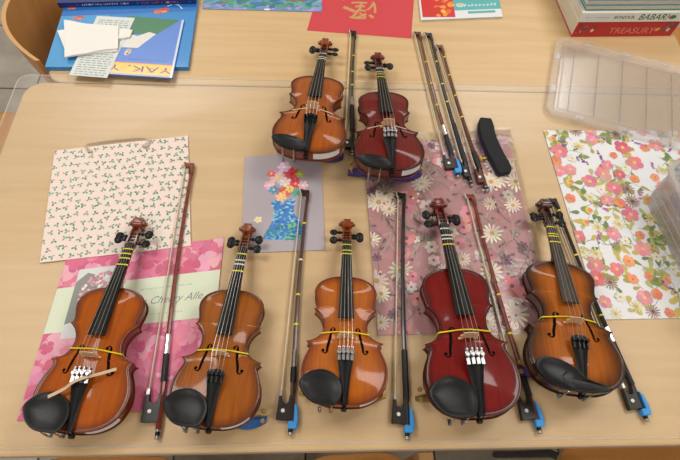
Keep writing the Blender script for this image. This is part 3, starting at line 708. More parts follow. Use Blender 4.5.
# ------------------------------------------------------------------ flat sheets
def sheet(name, corners, z, th, base_col, label, cat, rough=.6, coat=0.0, table_z=SZ):
    """corners in pixels: back left, back right, front right, front left; returns object, Ink over it"""
    pts = [np.array(P(*c, z)) if len(c) == 2 else np.array(c) for c in corners]
    c = sum(pts) / 4; c[2] = TZ + z
    e = empty(name, c); q = [p[:2] - c[:2] for p in pts]
    m = mat(name + '_stock', base_col, rough, 0, coat)
    fl4 = [q[3], q[2], q[1], q[0]]
    mesh('paper', *prism([tuple(p) for p in fl4], 0, th), m, e, smooth=False)
    U = (np.linalg.norm(q[1] - q[0]) + np.linalg.norm(q[2] - q[3])) / 2; Vv = (np.linalg.norm(q[0] - q[3]) + np.linalg.norm(q[1] - q[2])) / 2
    def fn(u, v, lift):
        a, b = u / U, v / Vv; p = (q[3] * (1 - a) + q[2] * a) * (1 - b) + (q[0] * (1 - a) + q[1] * a) * b
        return (p[0], p[1], th + lift)
    tag(e, label, cat); return e, Ink(fn, U, Vv), U, Vv
pr_m = printed('print_ink', .6); pr_gloss = printed('print_ink_gloss', .35, .4)

# pink hydrangea print with a pale band, photograph and script
rg = random.Random(11)
e, ink, U, Vv = sheet('pink_print', [(67, 258), (224, 238), (206, 406), (17, 421)], SZ + .0003, .0006, (214, 100, 140), 'pink blossom print with pale green title band under the strapped violin', 'print')
for i in range(330):
    base = rg.choice([(222, 132, 160), (228, 150, 174), (214, 112, 144), (220, 124, 154), (232, 168, 188), (206, 98, 132)])
    ink.flower(rg.uniform(0, U), rg.uniform(0, Vv), rg.uniform(.014, .026), 4, base, None, rg, 1.15, 6)
def qx(px, py):   # pixel on the print -> sheet coordinates
    p = P(px, py, SZ + .0008)[:2]; o = P(17, 421, SZ)[:2]; a = P(206, 406, SZ)[:2] - o; b = P(67, 258, SZ)[:2] - o
    Mx = np.array([[a[0], b[0]], [a[1], b[1]]]); r = np.linalg.solve(Mx, p - o); return r[0] * U, r[1] * Vv
b0, b1 = qx(140, 328)[1], qx(140, 284)[1]
ink.poly([(0, b0), (U, b0), (U, b1), (0, b1)], (216, 224, 200))
tx, ty = qx(166, 305)
ink.text('Queen Cherry Alle', tx - .012, ty, .0225, (140, 136, 140), 0.0, .4)
ink.scribble(*qx(168, 293), .105, .004, (168, 170, 164), 1); ink.scribble(*qx(166, 318), .07, .004, (210, 170, 166), 2)
i0 = qx(60, 340); i1 = qx(134, 268)
ink.poly([(i0[0], i0[1]), (i1[0] - .012, i0[1]), (i1[0] - .012, i1[1]), (i0[0], i1[1])], (216, 218, 220))
ink.poly([(i0[0], i0[1] + .03), (i0[0] + .05, i0[1] + .045), (i0[0] + .045, i1[1] - .02), (i0[0] + .02, i1[1] - .01), (i0[0], i1[1] - .03)], (140, 142, 138))
for i in range(230):
    a, r = rg.random() * 6.28, math.sqrt(rg.random())
    ink.oval(i0[0] + .058 + .045 * r * math.cos(a), i1[1] - .055 + .042 * r * math.sin(a), .004, .003, rg.random() * 3, rg.choice([(236, 200, 210), (220, 150, 170), (246, 236, 238), (190, 110, 136), (170, 160, 150)]), 6)
ink.build('printed_design', pr_m, e)

# gift bag with holly sprigs and rope handles
e, ink, U, Vv = sheet('gift_bag', [(55, 151), (188, 136), (191, 246), (40, 263)], SZ + .0014, .0016, (234, 216, 206), 'flat cream gift bag with green leaf sprigs and rope handles', 'gift bag', .55)
rg = random.Random(5)
nx, ny = 17, 15
for i in range(nx):
    for j in range(ny):
        x, y = (i + .5 + (j % 2) * .4 - .2 + rg.uniform(-.16, .16)) * U / nx, (j + .5 + rg.uniform(-.16, .16)) * Vv / ny; a = rg.random() * 6.28
        for da in (-.75, .75): ink.petal(x, y, .0078, .0046, a + da, rg.choice([(92, 156, 126), (110, 172, 140), (76, 140, 112)]))
        ink.oval(x - .003 * math.cos(a), y - .003 * math.sin(a), .0016, .0016, 0, (224, 96, 96), 6)
        ink.line([(x, y), (x + .006 * math.cos(a + 2.6), y + .006 * math.sin(a + 2.6))], .0009, (120, 150, 120))
ink.build('printed_sprigs', pr_m, e)
c = np.array(e.location)
rope = mat('rope_handle', (196, 180, 158), .9)
hp = [P(92, 152, .008), P(88, 150, .008), P(86, 146, .008), P(90, 143.5, .007), P(110, 140.5, .006), P(130, 138.5, .006), P(144, 138, .007), P(149, 141, .008), P(147, 146, .008), P(142, 146, .008)]
V, Fc = tube([tuple(np.array(p) - c) for p in catmull([tuple(p) for p in hp], 4)], .0024, 8)
mesh('handle', V, Fc, rope, e)

# grey lilac sheet with a cut paper vase of flowers
e, ink, U, Vv = sheet('collage', [(245, 157), (321, 152), (325, 250), (241, 253)], SZ + .0003, .0006, (174, 164, 172), 'grey lilac sheet with torn-paper collage of flowers in a blue vase', 'artwork')
def cx(px, py): return ((px - 241) / 84 * U, (252 - py) / 96 * Vv)
rg = random.Random(8)
vase = [cx(*p) for p in ((270, 206), (276, 203), (284, 206), (290, 203), (296, 204), (294, 212), (293, 216), (298, 222), (303, 230), (306, 238), (304, 240), (290, 242), (276, 241), (262, 240), (268, 230), (273, 222), (274, 214))]
ink.poly(vase, (66, 128, 196), [tuple(range(len(vase)))])
from mathutils.geometry import intersect_point_tri_2d
def inside(p, pl):
    r = False; n = len(pl)
    for i in range(n):
        (x0, y0), (x1, y1) = pl[i], pl[i - 1]
        if (y0 > p[1]) != (y1 > p[1]) and p[0] < (x1 - x0) * (p[1] - y0) / (y1 - y0) + x0: r = not r
    return r
for i in range(260):
    p = cx(rg.uniform(262, 306), rg.uniform(203, 242))
    if inside(p, vase):
        low = p[1] < cx(0, 226)[1]
        ink.oval(p[0], p[1], rg.uniform(.003, .007), .0028, rg.uniform(-.8, .8), rg.choice([(60, 120, 200), (90, 170, 220), (110, 190, 200), (50, 90, 180)] + ([(90, 170, 110), (120, 190, 130), (60, 140, 110)] if low else [(160, 200, 236)])), 7)
for px, py, r, col, cen in ((276, 180, .017, (236, 208, 196), (250, 226, 130)), (292, 178, .018, (214, 62, 74), (190, 40, 60)), (284, 170, .014, (226, 196, 224), (250, 240, 170)), (268, 188, .012, (236, 190, 208), (250, 226, 130)), (284, 196, .015, (226, 96, 84), (244, 200, 90)), (296, 188, .014, (226, 74, 92), (250, 190, 120)), (304, 190, .011, (236, 196, 214), (250, 240, 170)), (273, 193, .010, (76, 150, 190), (250, 226, 130)), (296, 197, .010, (84, 176, 150), None), (281, 201, .012, (244, 200, 150), (240, 220, 100)), (301, 178, .009, (170, 190, 70), (250, 226, 130)), (285, 186, .012, (236, 222, 226), (246, 216, 110)), (290, 193, .009, (246, 210, 120), (220, 120, 60)), (270, 176, .010, (224, 110, 130), (250, 226, 130))):
    ink.flower(*cx(px, py), r * 1.25, 6, col, cen, rg, 1.0, 14)
ink.flower(*cx(257, 222), .010, 5, (240, 216, 168), (236, 190, 120), rg)
ink.build('cut_paper_flowers', pr_m, e)

# dusty rose floral sheet in a clear sleeve
e, ink, U, Vv = sheet('rose_floral_sheet', [(363, 146), (507, 134), (553, 331), (378, 335)], SZ + .0003, .0006, (198, 148, 150), 'dusty rose floral sheet with daisies in a clear glossy sleeve under the red violin', 'floral sheet', .5)
rg = random.Random(21)
def stem(x, y, L, a, col, wd=.0016):
    pts = [(x, y)]
    for k in range(5): a += rg.uniform(-.35, .35); pts.append((pts[-1][0] + L / 5 * math.cos(a), pts[-1][1] + L / 5 * math.sin(a)))
    ink.line(pts, wd, col); return pts
for i in range(120):
    pts = stem(rg.uniform(0, U), rg.uniform(0, Vv), rg.uniform(.05, .10), rg.uniform(.6, 2.6), rg.choice([(150, 142, 128), (204, 176, 168), (132, 108, 108), (214, 196, 186)]))
    for p in pts[1:]:
        ink.petal(p[0], p[1], rg.uniform(.012, .024), .007, rg.random() * 6.28, rg.choice([(148, 138, 126), (204, 172, 168), (128, 104, 106), (168, 156, 140), (206, 158, 160)]))
for i in range(95):
    k = rg.random(); x, y = rg.uniform(0, U), rg.uniform(0, Vv)
    if k < .42: ink.flower(x, y, rg.uniform(.018, .032), 13, (228, 214, 196), (196, 156, 92), rg, .8, 10)
    elif k < .68: ink.flower(x, y, rg.uniform(.015, .024), 5, (208, 140, 144), (130, 84, 92), rg, 1.2, 12)
    elif k < .86: ink.flower(x, y, rg.uniform(.012, .020), 6, (216, 196, 192), (150, 110, 110), rg, 1.1, 12)
    else: ink.flower(x, y, rg.uniform(.012, .018), 7, (126, 88, 100), (80, 54, 64), rg, 1.0, 10)
for i in range(70): ink.oval(rg.uniform(0, U), rg.uniform(0, Vv), .0035, .0035, 0, rg.choice([(232, 214, 206), (120, 90, 96), (206, 120, 126)]), 7)
ink.build('printed_flowers', pr_m, e)
# sleeve: crinkled film slightly larger than the sheet
sl = [P(356, 150), P(414, 128), P(512, 128), P(558, 335), P(376, 339)]
Nx, Ny = 46, 46; c = np.array(e.location); sv = []; rg = random.Random(3)
cr = [P(360, 136), P(511, 128), P(557, 334), P(376, 338)]
for j in range(Ny + 1):
    for i in range(Nx + 1):
        a, b = i / Nx, j / Ny; p = (cr[3] * (1 - a) + cr[2] * a) * (1 - b) + (cr[0] * (1 - a) + cr[1] * a) * b
        wv = .5 + .5 * math.sin(a * 23 + 5 * math.sin(b * 7)) * math.sin(b * 19 + 4 * math.sin(a * 9)); zz = .0004 + .0012 * wv * (1 if b < .88 else 1.4)
        sv.append((p[0] - c[0], p[1] - c[1], .0009 + zz))
sf = [(j * (Nx + 1) + i, j * (Nx + 1) + i + 1, (j + 1) * (Nx + 1) + i + 1, (j + 1) * (Nx + 1) + i) for j in range(Ny) for i in range(Nx)]
mesh('clear_sleeve', sv, sf, film('cellophane', (235, 232, 232), .03, .2, .0, .3, 22, refl=1.0), e)

# white sheet with watercolour flowers
A5, D5 = P(543, 131), P(600, 320); wv_ = np.array([.362, .006, 0])
e, ink, U, Vv = sheet('white_floral_sheet', [tuple(A5), tuple(A5 + wv_), tuple(D5 + wv_), tuple(D5)], SZ + .0003, .0008, (226, 226, 230), 'white sheet of watercolour pink, orange and purple flowers beside the clear bin', 'floral sheet')
rg = random.Random(33)
greens = [(132, 146, 74), (168, 164, 82), (196, 178, 92), (112, 132, 84), (176, 182, 120)]
for i in range(130):
    pts = stem(rg.uniform(0, U), rg.uniform(0, Vv), rg.uniform(.03, .06), rg.random() * 6.28, rg.choice([(150, 160, 110), (120, 140, 100)]), .0011)
    for p in pts[1::2]: ink.petal(p[0], p[1], rg.uniform(.016, .028), rg.uniform(.009, .015), rg.random() * 6.28, rg.choice(greens))
def spread(n, dmin):
    out = []
    for t in range(4000):
        p = (rg.uniform(.005, U), rg.uniform(.005, Vv))
        if all(math.hypot(p[0] - q[0], p[1] - q[1]) > dmin for q in out): out.append(p)
        if len(out) >= n: break
    return out
for x, y in spread(120, .029):
    k = rg.random()
    if k < .26: ink.flower(x, y, rg.uniform(.016, .024), 5, rg.choice([(206, 102, 118), (216, 126, 140), (222, 146, 154)]), (236, 190, 120), rg, 1.15, 16)
    elif k < .44: ink.flower(x, y, rg.uniform(.011, .016), 5, rg.choice([(222, 136, 98), (228, 156, 108)]), (214, 110, 80), rg, 1.25, 14)
    elif k < .58:
        a = rg.random() * 6
        for q in range(9): ink.oval(x + q * .004 * math.cos(a) + rg.uniform(-.004, .004), y + q * .004 * math.sin(a) + rg.uniform(-.004, .004), .0034, .0026, a, rg.choice([(140, 96, 150), (120, 84, 140), (176, 120, 176), (200, 110, 170)]), 6)
    elif k < .68: ink.flower(x, y, rg.uniform(.017, .022), 14, (160, 128, 110), (110, 84, 72), rg, .55, 14)
    elif k < .80: ink.flower(x, y, rg.uniform(.014, .020), 9, (226, 214, 150), (200, 170, 90), rg, .5, 12)
    elif k < .9:
        ink.oval(x, y, .010, .008, rg.random() * 3, (222, 190, 96), 10); ink.oval(x + .004, y, .006, .006, 0, (230, 130, 96), 8)
    else: ink.flower(x, y, .013, 6, (228, 222, 206), (180, 170, 120), rg, 1.1, 6)
ink.build('printed_flowers', pr_m, e)

# red paper with gold brush character (on the back table)
e, ink, U, Vv = sheet('red_paper', [(322, -22), (415, -14), (411, 38.5), (307, 30.5)], .0002, .0005, (204, 64, 72), 'red paper with gold brush calligraphy on the back table', 'artwork')
gold = (198, 152, 96)
def rc(px, py):
    p = P(px, py)[:2]; o = P(307, 30.5)[:2]; a = P(411, 38.5)[:2] - o; b = P(322, -22)[:2] - o
    r = np.linalg.solve(np.array([[a[0], b[0]], [a[1], b[1]]]), p - o); return r[0] * U, r[1] * Vv
for st, wd in (([(344, 7), (349, 9), (354, 11)], .012), ([(352, 3), (360, 2.5), (368, 3)], .008), ([(356, 7), (361, 6), (366, 6.5)], .009), ([(353, 12), (360, 10.5), (367, 11)], .008), ([(352, 18), (356, 14), (361, 8), (362, 2)], .008), ([(356, 18), (362, 16), (367, 14)], .009), ([(360, 13), (366, 17), (364, 19)], .007), ([(350, 17), (354, 18), (360, 18.5), (365, 18)], .007), ([(368, 10), (372, 7), (375, 2)], .007), ([(375, 3), (376, 8), (376, 13)], .007), ([(370, 15), (374, 18)], .010), ([(340, -2), (345, 0)], .007), ([(372, -4), (366, -2)], .006)):
    ink.line([rc(*p) for p in catmull(st, 3)], wd, gold)
ink.build('brush_strokes', pr_m, e)

# watercolour painting
e, ink, U, Vv = sheet('painting', [(208, -24), (322, -26), (322, 12), (202, 9)], .001, .0006, (92, 150, 176), 'blue green watercolour painting with lilac edges on the back table', 'artwork')
rg = random.Random(9)
for i in range(520):
    x, y = rg.uniform(0, U), rg.uniform(0, Vv); edge = min(x, U - x, y) < .016
    ink.oval(x, y, rg.uniform(.006, .020), rg.uniform(.003, .008), rg.uniform(-.6, .6), rg.choice([(150, 150, 206), (168, 156, 214), (110, 150, 200)] if edge else [(70, 140, 100), (84, 160, 120), (60, 120, 140), (90, 150, 190), (110, 170, 160), (130, 110, 100), (80, 120, 180)]), 8)
ink.oval(U * .54, .004, .010, .004, 0, (236, 236, 236), 8)
ink.build('paint_strokes', pr_m, e)

# ------------------------------------------------------------------ books
page_m = grain('page_edges', (226, 218, 200), (206, 196, 176), (1, 1, 60), 20, .8)
def book(name, corners, z, th, cover, label, spine='front', rough=.35, back=None):
    """corners back left, back right, front right, front left (pixels or points), z above table; cover boards, spine and page block"""
    pts = [np.array(P(*c, z + th)) if len(c) == 2 else np.array(c) for c in corners]; c = sum(pts) / 4; c[2] = TZ + z
    e = empty(name, c); q = [p[:2] - c[:2] for p in pts]; m = mat(name + '_cover_' + '_'.join(map(str, cover)), cover, rough, 0, .25); b = min(.0022, th * .22)
    poly = [tuple(p) for p in (q[3], q[2], q[1], q[0])]
    mesh('cover_board', *prism(poly, 0, b), m, e, smooth=False)
    ct = mesh('cover_board', *prism(poly, th - b, th, .0004), m, e, smooth=False)
    mesh('page_block', *prism(inset(poly, .003), b, th - b), page_m, e, smooth=False)
    i0, i1 = {'front': (3, 2), 'left': (3, 0), 'right': (2, 1), 'back': (0, 1)}[spine]
    a, d = q[i0], q[i1]; cc = (a + d) / 2; nrm = -cc / np.linalg.norm(cc)
    sp = [tuple(a), tuple(d), tuple(d + nrm * .0022), tuple(a + nrm * .0022)]
    sp_o = mesh('spine', *prism(sp, b, th - b), m, e, smooth=False)
    U = (np.linalg.norm(q[1] - q[0]) + np.linalg.norm(q[2] - q[3])) / 2; Vv = (np.linalg.norm(q[0] - q[3]) + np.linalg.norm(q[1] - q[2])) / 2
    def fn(u, v, lift):
        s_, t_ = u / U, v / Vv; p = (q[3] * (1 - s_) + q[2] * s_) * (1 - t_) + (q[0] * (1 - s_) + q[1] * s_) * t_; return (p[0], p[1], th + lift)
    def fsp(u, v, lift):
        p = a + (d - a) * (u / np.linalg.norm(d - a)) - nrm * lift; return (p[0], p[1], v)
    tag(e, label, 'book'); return e, Ink(fn, U, Vv), Ink(fsp, np.linalg.norm(d - a), th), U, Vv
# big blue picture book
e, ink, sp, U, Vv = book('picture_book', [(66, 1), (198, -2), (188, 67), (45, 67)], .0004, .013, (40, 134, 204), 'large blue picture book with small red fish under the papers', 'front')
rg = random.Random(2)
def bc(px, py):
    p = P(px, py, .014)[:2]; o = P(45, 67, .0134)[:2]; a = P(188, 67, .0134)[:2] - o; b = P(66, 1, .0134)[:2] - o
    r = np.linalg.solve(np.array([[a[0], b[0]], [a[1], b[1]]]), p - o); return r[0] * U, r[1] * Vv
ink.poly([(0, 0), (U * .5, 0), (U * .3, Vv), (0, Vv)], (72, 154, 212)); ink.poly([(0, Vv * .75), (U, Vv * .8), (U, Vv), (0, Vv)], (30, 110, 190))
for px, py, r in ((162, 13, .014), (79, 18, .010), (73, 8, .008)):
    x, y = bc(px, py); ink.oval(x, y, r * 1.2, r * .8, .3, (206, 70, 56), 10); ink.petal(x, y, -r * 1.9, r * 1.3, .3, (220, 110, 70)); ink.oval(x + r * .2, y - r * .3, r * .6, r * .3, .2, (236, 150, 90), 8)
pts = [(166, 9), (172, 7), (177, 8), (181, 12)]; ink.line([bc(*p) for p in pts], .003, (190, 220, 240))
ink.build('cover_picture', pr_gloss, e)
# YAK book
zb = .0136
e, ink, sp, U, Vv = book('thin_book', [(128, 16), (184, 20), (172, 78), (109, 74)], zb, .005, (88, 132, 214), 'thin blue and green book with upside-down yellow YAK title strip', 'right')
def yc(px, py):
    p = P(px, py, zb + .005)[:2]; o = P(109, 74, zb + .005)[:2]; a = P(172, 78, zb + .005)[:2] - o; b = P(128, 16, zb + .005)[:2] - o
    r = np.linalg.solve(np.array([[a[0], b[0]], [a[1], b[1]]]), p - o); return r[0] * U, r[1] * Vv
ink.poly([yc(*p) for p in ((122, 34), (158, 34), (182, 20), (128, 16))], (60, 124, 84))
ink.poly([yc(*p) for p in ((118, 47), (138, 48), (157, 34), (150, 32), (138, 36), (126, 33), (120, 36))], (222, 220, 212))
ink.poly([(0, .006), (U, .006), (U, Vv * .2), (0, Vv * .2)], (240, 186, 46)); ink.line([(0, Vv * .2), (U, Vv * .2)], .003, (214, 120, 60))
for k in range(3):
    for x_ in (.2, .42, .66, .86): ink.line([(U * x_ - .01, Vv * .07 + .006 * k), (U * x_ + .008, Vv * .075 + .006 * k)], .0014, (226, 110, 60))
ink.text('YAK, Y', U * .46, Vv * .115, .031, (70, 40, 90), math.pi, 0, 0.0, 1.75)
ink.poly([(0, 0), (U, 0), (U, .006), (0, .006)], (150, 150, 190))
ink.scribble(U * .5, Vv * .26, U * .72, .006, (60, 84, 170), 3)
tx, ty = yc(128, 52); ink.oval(tx, ty, .014, .008, 1.2, (216, 196, 160), 10); ink.oval(tx, ty - .006, .003, .003, 0, (60, 50, 50), 7); ink.oval(tx + .003, ty + .006, .008, .004, 1.3, (190, 160, 120), 8)
ink.poly([(U - .006, 0), (U, 0), (U, Vv), (U - .006, Vv)], (206, 212, 232))
ink.build('cover_picture', pr_gloss, e)
# typed note
zn = .0192
e, ink, U, Vv = sheet('typed_note', [(97, 16), (135, 18), (107, 78), (69, 75)], zn, .0004, (216, 222, 220), 'white typed note under the folded paper towel', 'note')
rg = random.Random(7)
for k in range(26):
    y = Vv * .03 + k * Vv * .036; x = U * .1
    while x < U * .88:
        wd = rg.uniform(.006, .018); ink.line([(x, y), (min(x + wd, U * .92), y)], .0022, (130, 134, 138)); x += wd + .004
ink.build('typed_lines', pr_m, e)
# folded paper towel
zt = .0198; e = empty('paper_towel', P(92, 40, zt)); c = np.array(e.location); c[2] = TZ + zt
def towel_layer(name, px, z, bump, seed):
    rg = random.Random(seed); q = [P(*p, z + zt) for p in px]; Vt, Ft, n = [], [], 10
    for lay in (0, 1):
        for j in range(n + 1):
            for i in range(n + 1):
                a, b = i / n, j / n; p = (q[3] * (1 - a) + q[2] * a) * (1 - b) + (q[0] * (1 - a) + q[1] * a) * b
                wv = bump * (math.sin(a * 5 + seed) * math.cos(b * 4 + seed) + .4 * math.sin(a * 11 + b * 7))
                Vt.append((p[0] - c[0], p[1] - c[1], z + (.0045 + wv if lay else 0)))
    m_ = (n + 1) ** 2
    for j in range(n):
        for i in range(n):
            k = j * (n + 1) + i; Ft.append((k + m_, k + 1 + m_, k + n + 2 + m_, k + n + 1 + m_)); Ft.append((k + n + 1, k + n + 2, k + 1, k))
    for i in range(n):
        for k0, k1 in ((i, i + 1), ((n * (n + 1)) + i + 1, n * (n + 1) + i), ((i + 1) * (n + 1), i * (n + 1)), (i * (n + 1) + n, (i + 1) * (n + 1) + n)): Ft.append((k0, k1, k1 + m_, k0 + m_))
    return mesh(name, Vt, Ft, mat('paper_towel', (236, 234, 230), .9), e)
towel_layer('folded_layer', [(58, 32), (100, 26), (118, 52), (68, 57)], .0, .0012, 1)
towel_layer('folded_layer', [(65, 22), (119, 27), (118, 49), (65, 58)], .0045, .0028, 2)
towel_layer('folded_layer', [(119, 30), (133, 31), (130, 38), (119, 40)], .0002, .0008, 4)
tag(e, 'white folded paper towel crumpled on top of the typed note', 'paper towel')
# dark blue books at the back edge of the blue picture book
e, ink, sp, U, Vv = book('hardback_book', [(66, -30), (197, -34), (195, -1), (57, 3)], .0136, .016, (30, 46, 110), 'dark blue hardback lying across the far end of the blue picture book', 'front')
sp.scribble(sp.u * .34, sp.v * .5, sp.u * .34, .0075, (206, 206, 226), 4); sp.scribble(sp.u * .74, sp.v * .5, sp.u * .28, .007, (220, 90, 70), 5)
for k in range(14): sp.oval(sp.u * random.Random(k).random(), sp.v * .5, .004, .003, 0, random.Random(k + 50).choice([(90, 60, 150), (60, 110, 190), (200, 200, 230)]), 6)
sp.build('spine_lettering', pr_gloss, e)
# comic book with red and teal cover
e, ink, sp, U, Vv = book('magazine', [(414, -42), (489, -44), (503, 16.5), (421, 20)], .0004, .006, (226, 228, 230), 'thin red and teal paperback lying alone on the back table', 'left')
ink.poly([(.006, .012), (U * .42, .006), (U * .42, Vv), (.006, Vv)], (208, 36, 40)); ink.poly([(U * .42, Vv * .12), (U, Vv * .12), (U, Vv), (U * .42, Vv)], (86, 176, 180))
rg = random.Random(1)
for k in range(26):
    ink.oval(U * rg.uniform(.2, .40), Vv * rg.uniform(.05, .42), rg.uniform(.006, .013), rg.uniform(.004, .009), rg.random() * 3, rg.choice([(238, 150, 40), (226, 110, 30), (244, 190, 60), (240, 130, 40)]), 9)
for k in range(8): ink.oval(U * rg.uniform(.16, .3), Vv * rg.uniform(.34, .5), .009, .006, rg.random() * 3, rg.choice([(40, 110, 190), (60, 140, 200)]), 9)
ink.oval(U * .5, Vv * .2, .013, .010, 0, (190, 220, 214), 10); ink.oval(U * .5, Vv * .21, .007, .006, 0, (210, 190, 120), 8)
ink.scribble(U * .75, Vv * .19, U * .40, .014, (206, 230, 230), 6); ink.poly([(U * .58, Vv * .065), (U * .92, Vv * .065), (U * .92, Vv * .1), (U * .58, Vv * .1)], (90, 170, 176))
ink.build('cover_picture', pr_gloss, e)
# stack at the right: the front face of each spine
pl, pr_ = P(571, 37), P(670, 36); dx = (pr_ - pl); dx[2] = 0; L_ = np.linalg.norm(dx); dx /= L_; dy = np.array([-dx[1], dx[0], 0])
def stack_book(z, th, x0, x1, inset_y, depth, cover, label, spine='front'):
    a = pl + dx * x0 + dy * inset_y; b = pl + dx * x1 + dy * inset_y
    return book('hardback_book', [tuple(a + dy * depth), tuple(b + dy * depth), tuple(b), tuple(a)], z, th, cover, label, spine)
z = .0004
e, ink, sp, U, Vv = stack_book(z, .055, 0, L_, 0, .25, (186, 28, 40), 'thick red treasury book at the bottom of the right-hand stack'); z += .0552
sp.text('TREASURY', sp.u * .57, sp.v * .36, .030, (222, 130, 130), 0, 0, 0, 1.0)
rg = random.Random(6)
for k in range(16): sp.oval(sp.u * rg.choice([rg.uniform(.02, .2), rg.uniform(.84, .97)]), sp.v * rg.uniform(.2, .8), .007, .005, rg.random() * 3, rg.choice([(120, 110, 112), (90, 80, 84), (220, 200, 196), (150, 40, 50)]), 8)
sp.oval(sp.u * .82, sp.v * .45, .008, .005, .6, (240, 170, 90), 8)
sp.build('spine_lettering', pr_gloss, e)
e, ink, sp, U, Vv = stack_book(z, .030, -.006, L_ + .03, -.004, .26, (226, 228, 226), 'white picture book with green spine title above the red treasury'); z += .0302
sp.text('BONJOUR,', sp.u * .38, sp.v * .5, .0135, (30, 90, 64), 0, .1, .0002); sp.text('BABAR!', sp.u * .63, sp.v * .5, .027, (30, 110, 70), 0, .2, .0004)
sp.scribble(sp.u * .15, sp.v * .5, sp.u * .2, .0055, (150, 160, 170), 7); sp.oval(sp.u * .80, sp.v * .5, .011, .007, 0, (40, 130, 70), 10); sp.oval(sp.u * .775, sp.v * .5, .004, .005, 0, (200, 90, 90), 8)
sp.build('spine_lettering', pr_gloss, e)
e, ink, sp, U, Vv = stack_book(z, .018, .004, L_ + .035, .006, .25, (74, 140, 92), 'green-backed book with pages outward, third from the bottom of the right-hand stack', 'back'); z += .0182
e, ink, sp, U, Vv = stack_book(z, .018, -.006, L_ + .02, .004, .25, (74, 150, 200), 'pale blue book with pages outward under the dark blue one in the right-hand stack', 'back'); z += .0182
e, ink, sp, U, Vv = stack_book(z, .013, .012, L_ + .03, .014, .24, (34, 74, 160), 'blue book with yellow lettering at the top of the right-hand stack'); z += .0132
sp.scribble(sp.u * .3, sp.v * .5, sp.u * .3, .008, (220, 226, 240), 8); sp.scribble(sp.u * .65, sp.v * .5, sp.u * .16, .008, (226, 200, 60), 9); sp.build('spine_lettering', pr_gloss, e)

# ------------------------------------------------------------------ storage box lid and bin
clear = film('clear_polypropylene', (224, 214, 208), .16, .25, .0)
clear_rim = film('clear_polypropylene_rim', (228, 222, 220), .26, .25, .01)
pa, pb, pd = P(556, 36, .012), P(694, 70, .012), P(551, 113, .012)
ux = pb - pa; ux[2] = 0; ux /= np.linalg.norm(ux); uy = np.array([-ux[1], ux[0], 0]); Wd = .46; Dp = abs(np.dot(pd - pa, uy)) + .006
orig = pa - uy * Dp; ang = math.atan2(ux[1], ux[0])
e = empty('box_lid', (orig[0], orig[1], TZ + SZ + .0022), (0, 0, ang))
o = rrect(0, 0, Wd, Dp, .035, 7); rings = [(0, 0.0), (0, .009), (.002, .012), (.018, .012), (.021, .0095), (.024, .006)]
secs = [[(x, y, zz) for x, y in (inset(o, d) if d else o)] for d, zz in rings]
mesh('rim', *loft(secs, cap=False), clear_rim, e, angle=.5)
mesh('panel', *prism(inset(o, .0235), .0052, .0064), clear, e, smooth=False)
for k in range(6):
    x = .06 + k * (Wd - .12) / 5; mesh('rib', *prism(rrect(x - .0012, .035, x + .0012, Dp - .035, .0018, 2), .0064, .0086, .0006), clear_rim, e, smooth=False)
mesh('panel_step', *loft([[(x, y, zz) for x, y in inset(o, d)] for d, zz in ((.030, .0064), (.031, .0088), (.034, .0088), (.035, .0064))], cap=False), clear_rim, e)
for yy in (.012, Dp - .012):
    for xx in (.09, .2, .31): mesh('clip', *prism(rrect(xx - .012, yy - .007, xx + .012, yy + .007, .003, 2), .0118, .0142, .0008), clear_rim, e, smooth=False)
for yy in (Dp * .3, Dp * .72): mesh('clip', *prism(rrect(.006, yy - .014, .019, yy + .014, .003, 2), .0118, .0142, .0008), clear_rim, e, smooth=False)
tag(e, 'translucent plastic box lid with rounded corners lying across the table seam', 'box lid')
# bin
b0, b1 = P(643, 199), P(683, 280); vx = b1 - b0; vx[2] = 0; Ln = np.linalg.norm(vx); vx /= Ln; vy = np.array([-vx[1], vx[0], 0])
if vy[0] < 0: vy = -vy
Lb, Wb, Hb = .30, .22, .125
e = empty('storage_bin', (b0[0], b0[1], TZ + SZ + .0014), (0, 0, math.atan2(vy[1], vy[0])))
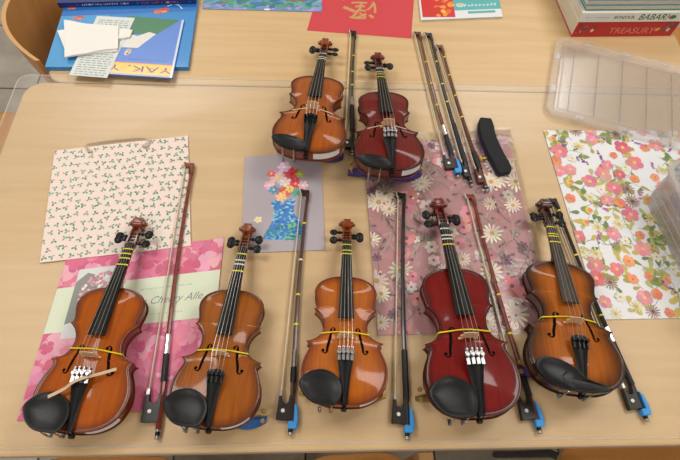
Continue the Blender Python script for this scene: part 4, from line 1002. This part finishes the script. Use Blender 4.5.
# local x = away from camera centre (vy), local y = back along -vx
sgn = -1 if np.dot(np.array([-vy[1], vy[0], 0]), vx) < 0 else 1
y0_, y1_ = (0, Lb) if sgn > 0 else (-Lb, 0)
bo = rrect(0, y0_, Wb, y1_, .022, 6)
def grow(d): return inset(bo, -d)
prof = [(-.02, .0), (0, .0), (.002, .004), (.012, Hb - .012), (.012, Hb - .008), (.020, Hb - .008), (.021, Hb), (.011, Hb), (.0095, Hb - .012), (0.0, .005), (-.02, .003)]
mesh('shell', *loft([[(x, y, zz) for x, y in grow(d)] for d, zz in prof], cap=True), film('clear_bin', (206, 200, 192), .24, .2, .0), e, angle=.5)
mesh('rim', *loft([[(x, y, zz) for x, y in grow(d)] for d, zz in ((.0125, Hb - .006), (.023, Hb - .007), (.024, Hb + .001), (.012, Hb + .001), (.0125, Hb - .006))], cap=False), clear_rim, e)
for k in range(4):
    zz = .03 + k * .022; mesh('ridge', *loft([[(x, y, z_) for x, y in grow(.001 + .08 * z_ + d)] for d, z_ in ((.001, zz), (.0028, zz + .002), (.001, zz + .004))], cap=False), clear_rim, e)
tag(e, 'clear plastic storage bin standing on the white floral sheet', 'storage bin')
em = np.array(Matrix.Rotation(math.atan2(vy[1], vy[0]), 3, 'Z')); 
def binp(x, y, zz): return tuple(em @ np.array([x, y, 0]) + np.array([b0[0], b0[1], TZ + SZ + .0014 + zz]))
ym = (y0_ + y1_) / 2
def in_bin(name, x0, ya, x1, yb, zz, th, col, label, cat):
    o = mesh(name, *prism(rrect(x0 - (x0 + x1) / 2, ya - (ya + yb) / 2, (x1 - x0) / 2, (yb - ya) / 2, .008, 4), 0, th, .0015), mat(name + '_stuff', col, .6), loc=binp((x0 + x1) / 2, (ya + yb) / 2, zz))
    o.rotation_euler = (0, 0, math.atan2(vy[1], vy[0])); return tag(o, label, cat)
in_bin('folded_cloth', .02, y0_ + .03, .20, y1_ - .03, .0055, .03, (150, 136, 122), 'grey beige folded cloth at the bottom of the clear bin', 'cloth')
in_bin('blue_folder', .03, y0_ + .06, .205, y1_ - .02, .036, .05, (96, 168, 222), 'light blue case lying inside the clear bin', 'case')
